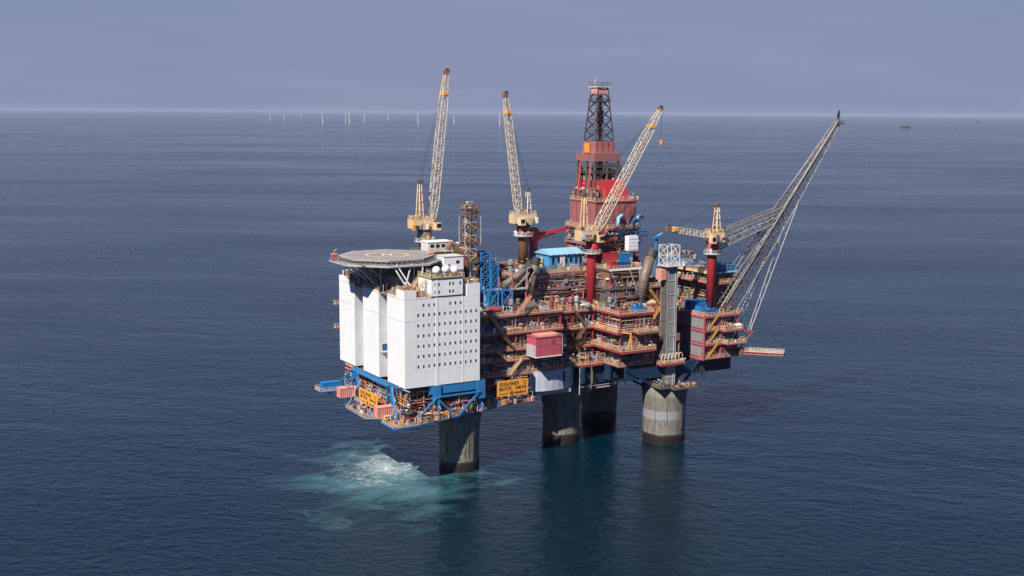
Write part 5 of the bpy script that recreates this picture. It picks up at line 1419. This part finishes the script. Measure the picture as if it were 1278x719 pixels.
MB().bar((139.2, -0.8, 35.2), P0.lerp(P1, 0.7), 0.12).build('stay', M['mid'], bb)

# ------------------------------------------------------------------ foam where the outfall boils up
def foam_material():
    m = bpy.data.materials.new('foam'); m.use_nodes = True
    n, l = m.node_tree.nodes, m.node_tree.links
    b = n['Principled BSDF']; b.inputs['Base Color'].default_value = (0.72, 0.78, 0.78, 1); b.inputs['Roughness'].default_value = 0.8
    geo = n.new('ShaderNodeNewGeometry')
    mp = n.new('ShaderNodeMapping'); mp.inputs['Rotation'].default_value = (0, 0, R(30.5)); mp.inputs['Scale'].default_value = (0.8, 1.3, 1)
    l.new(geo.outputs['Position'], mp.inputs['Vector'])
    def nz(s, d, r, dist):
        t = n.new('ShaderNodeTexNoise'); t.inputs['Scale'].default_value, t.inputs['Detail'].default_value = s, d
        t.inputs['Roughness'].default_value, t.inputs['Distortion'].default_value = r, dist
        l.new(mp.outputs[0], t.inputs['Vector']); return t.outputs['Fac']
    a, c = nz(0.15, 9, 0.8, 0.6), nz(0.9, 6, 0.8, 0.3)
    tc = n.new('ShaderNodeTexCoord')
    ln = n.new('ShaderNodeVectorMath'); ln.operation = 'LENGTH'
    l.new(tc.outputs['Object'], ln.inputs[0])
    def mt(op, x, y):
        t = n.new('ShaderNodeMath'); t.operation = op
        for i, q in enumerate((x, y)):
            if isinstance(q, (int, float)): t.inputs[i].default_value = q
            else: l.new(q, t.inputs[i])
        return t.outputs[0]
    edge = mt('SUBTRACT', 1.0, mt('DIVIDE', ln.outputs['Value'], 1.0))
    v = mt('ADD', mt('MULTIPLY', edge, 0.30), mt('ADD', mt('MULTIPLY', a, 0.62), mt('MULTIPLY', c, 0.48)))
    mr = n.new('ShaderNodeMapRange'); mr.interpolation_type = 'SMOOTHSTEP'
    mr.inputs['From Min'].default_value, mr.inputs['From Max'].default_value, mr.inputs['To Max'].default_value = 0.71, 0.98, 0.8
    l.new(v, mr.inputs['Value']); l.new(mr.outputs[0], b.inputs['Alpha'])
    return m
mb = MB()
for i in range(64):
    t = 2 * math.pi * i / 64
    mb.v.append((math.cos(t), math.sin(t), 0))
mb.f.append(tuple(range(64)))
fo = mb.build('foam', foam_material(), kind='stuff')
fo.location = (3.0, 22.0, 0.05); fo.rotation_euler = (0, 0, R(59.5)); fo.scale = (52, 36, 1)

for k, (x, y, r) in enumerate(((24.8, 9.6, 6.75), (74.6, 22.8, 6.9), (108, 4.2, 7.8), (106.6, 44.7, 7.0))):
    w = put('wash_foam', fo.data, (x - 1.2, y - 0.8, 0.04 + 0.004 * k)); w.scale = (r * 1.75, r * 1.6, 1); w.rotation_euler = (0, 0, R(40 * k)); w['kind'] = 'stuff'

# ------------------------------------------------------------------ wind farm and ships on the horizon
def at_sea(px_, dist):
    """a point on the sea in the direction of a picture column, dist metres from the viewpoint"""
    a = math.atan((px_ - 639) / 1500)
    dx, dy = math.sin(AZ + a), math.cos(AZ + a)
    return Vector((CAM.x + dx * dist, CAM.y + dy * dist, 0))
TUR = [(338.5, 17500, 20, 'faint leftmost wind turbine on the horizon'), (356, 18500, 55, 'second wind turbine from the left on the horizon'),
       (377, 24000, 80, 'faint far wind turbine just left of the bright one left of the tall crane'), (403.5, 12600, 10, 'brightest and nearest wind turbine in the left part of the row'),
       (432, 15500, 40, 'left one of the close pair of wind turbines'), (436.8, 13000, 70, 'right one of the close pair of wind turbines'),
       (455.5, 16500, 100, 'wind turbine right of the close pair'), (485, 18800, 30, 'faint wind turbine halfway between the close pair and the tall crane'),
       (521.5, 12800, 95, 'wind turbine just left of the tallest crane boom'), (566, 13400, 15, 'wind turbine just right of the tallest crane boom'),
       (622.5, 12400, 60, 'rightmost wind turbine, just left of the second crane boom')]
nac = MB().box(-4, 12, -3.2, 3.2, -3, 3.4).mesh('nacelle', M['turbine'])
tow = MB().lathe((0, 0, 0), [(6.2, -5), (6.2, 14), (4.6, 16), (3.0, 104)], 12).mesh('tower', M['turbine'])
hubm = MB().lathe((0, 0, 0), [(2.6, -2), (2.6, 1), (1.0, 3)], 10).mesh('hub', M['turbine'])
bl = MB()
bl.v.extend([(-1.6, -0.9, 1), (1.6, -0.9, 1), (1.6, 0.9, 1), (-1.6, 0.9, 1), (-1.8, -0.6, 25), (3.0, -0.6, 25), (3.0, 0.6, 25), (-1.8, 0.6, 25), (-0.5, -0.25, 80), (0.7, -0.25, 80), (0.7, 0.25, 80), (-0.5, 0.25, 80)])
for o in (0, 4):
    for q in ((0, 1, 5, 4), (1, 2, 6, 5), (2, 3, 7, 6), (3, 0, 4, 7)): bl.f.append(tuple(o + i for i in q)); bl.m.append(0)
bl.f.append((0, 3, 2, 1)); bl.f.append((8, 9, 10, 11)); bl.m.extend([0, 0])
blm = bl.mesh('blade', M['turbine'])
for px_, dist, ph, lab in TUR:
    p = at_sea(px_, dist)
    t = thing('wind_turbine', lab, 'wind turbine', p, 'wind turbines on the horizon')
    put('tower', tow, p, t)
    yaw = R(-75)
    put('nacelle', nac, p + Vector((0, 0, 105)), t, yaw)
    hubp = p + Vector((math.cos(yaw) * -6, math.sin(yaw) * -6, 105))
    h_ = put('hub', hubm, hubp, t); h_.rotation_euler = (0, R(-90), yaw)
    for k in range(3):
        b_ = put('blade', blm, hubp, t)
        b_.rotation_euler = (Matrix.Rotation(yaw + R(90), 3, 'Z') @ Matrix.Rotation(R(ph + 120 * k), 3, 'Y')).to_euler()
def ship(px_, dist, L, label):
    p = at_sea(px_, dist)
    t = thing('supply_ship', label, 'ship', p, 'ships on the horizon')
    rz = R(-25)
    X, Y = Vector((math.cos(rz), math.sin(rz), 0)), Vector((-math.sin(rz), math.cos(rz), 0))
    def pr(pts, z0, z1, name, m, par=t):
        q = [p + X * a + Y * b for a, b in pts]
        return MB().prism([(v.x, v.y) for v in q], z0, z1).build(name, M[m], par)
    pr([(-L / 2, -9), (L * 0.36, -9), (L / 2, 0), (L * 0.36, 9), (-L / 2, 9)], -2, 9, 'hull', 'dark')
    pr([(-L * 0.1, -8), (L * 0.3, -8), (L * 0.3, 8), (-L * 0.1, 8)], 9, 26, 'superstructure', 'mid')
    pr([(0, -8.5), (L * 0.18, -8.5), (L * 0.18, 8.5), (0, 8.5)], 26, 33, 'bridge', 'grey')
    pr([(L * 0.04, -4), (L * 0.1, -4), (L * 0.1, 4), (L * 0.04, 4)], 33, 60, 'mast', 'mid')
    pr([(-L * 0.42, -5), (-L * 0.25, -5), (-L * 0.25, 5), (-L * 0.42, 5)], 9, 22, 'deck_cargo', 'mid')
ship(1125, 12300, 96, 'dark ship low on the horizon right of the flare boom tip')
ship(1214, 24000, 100, 'faint far ship near the right edge of the horizon')
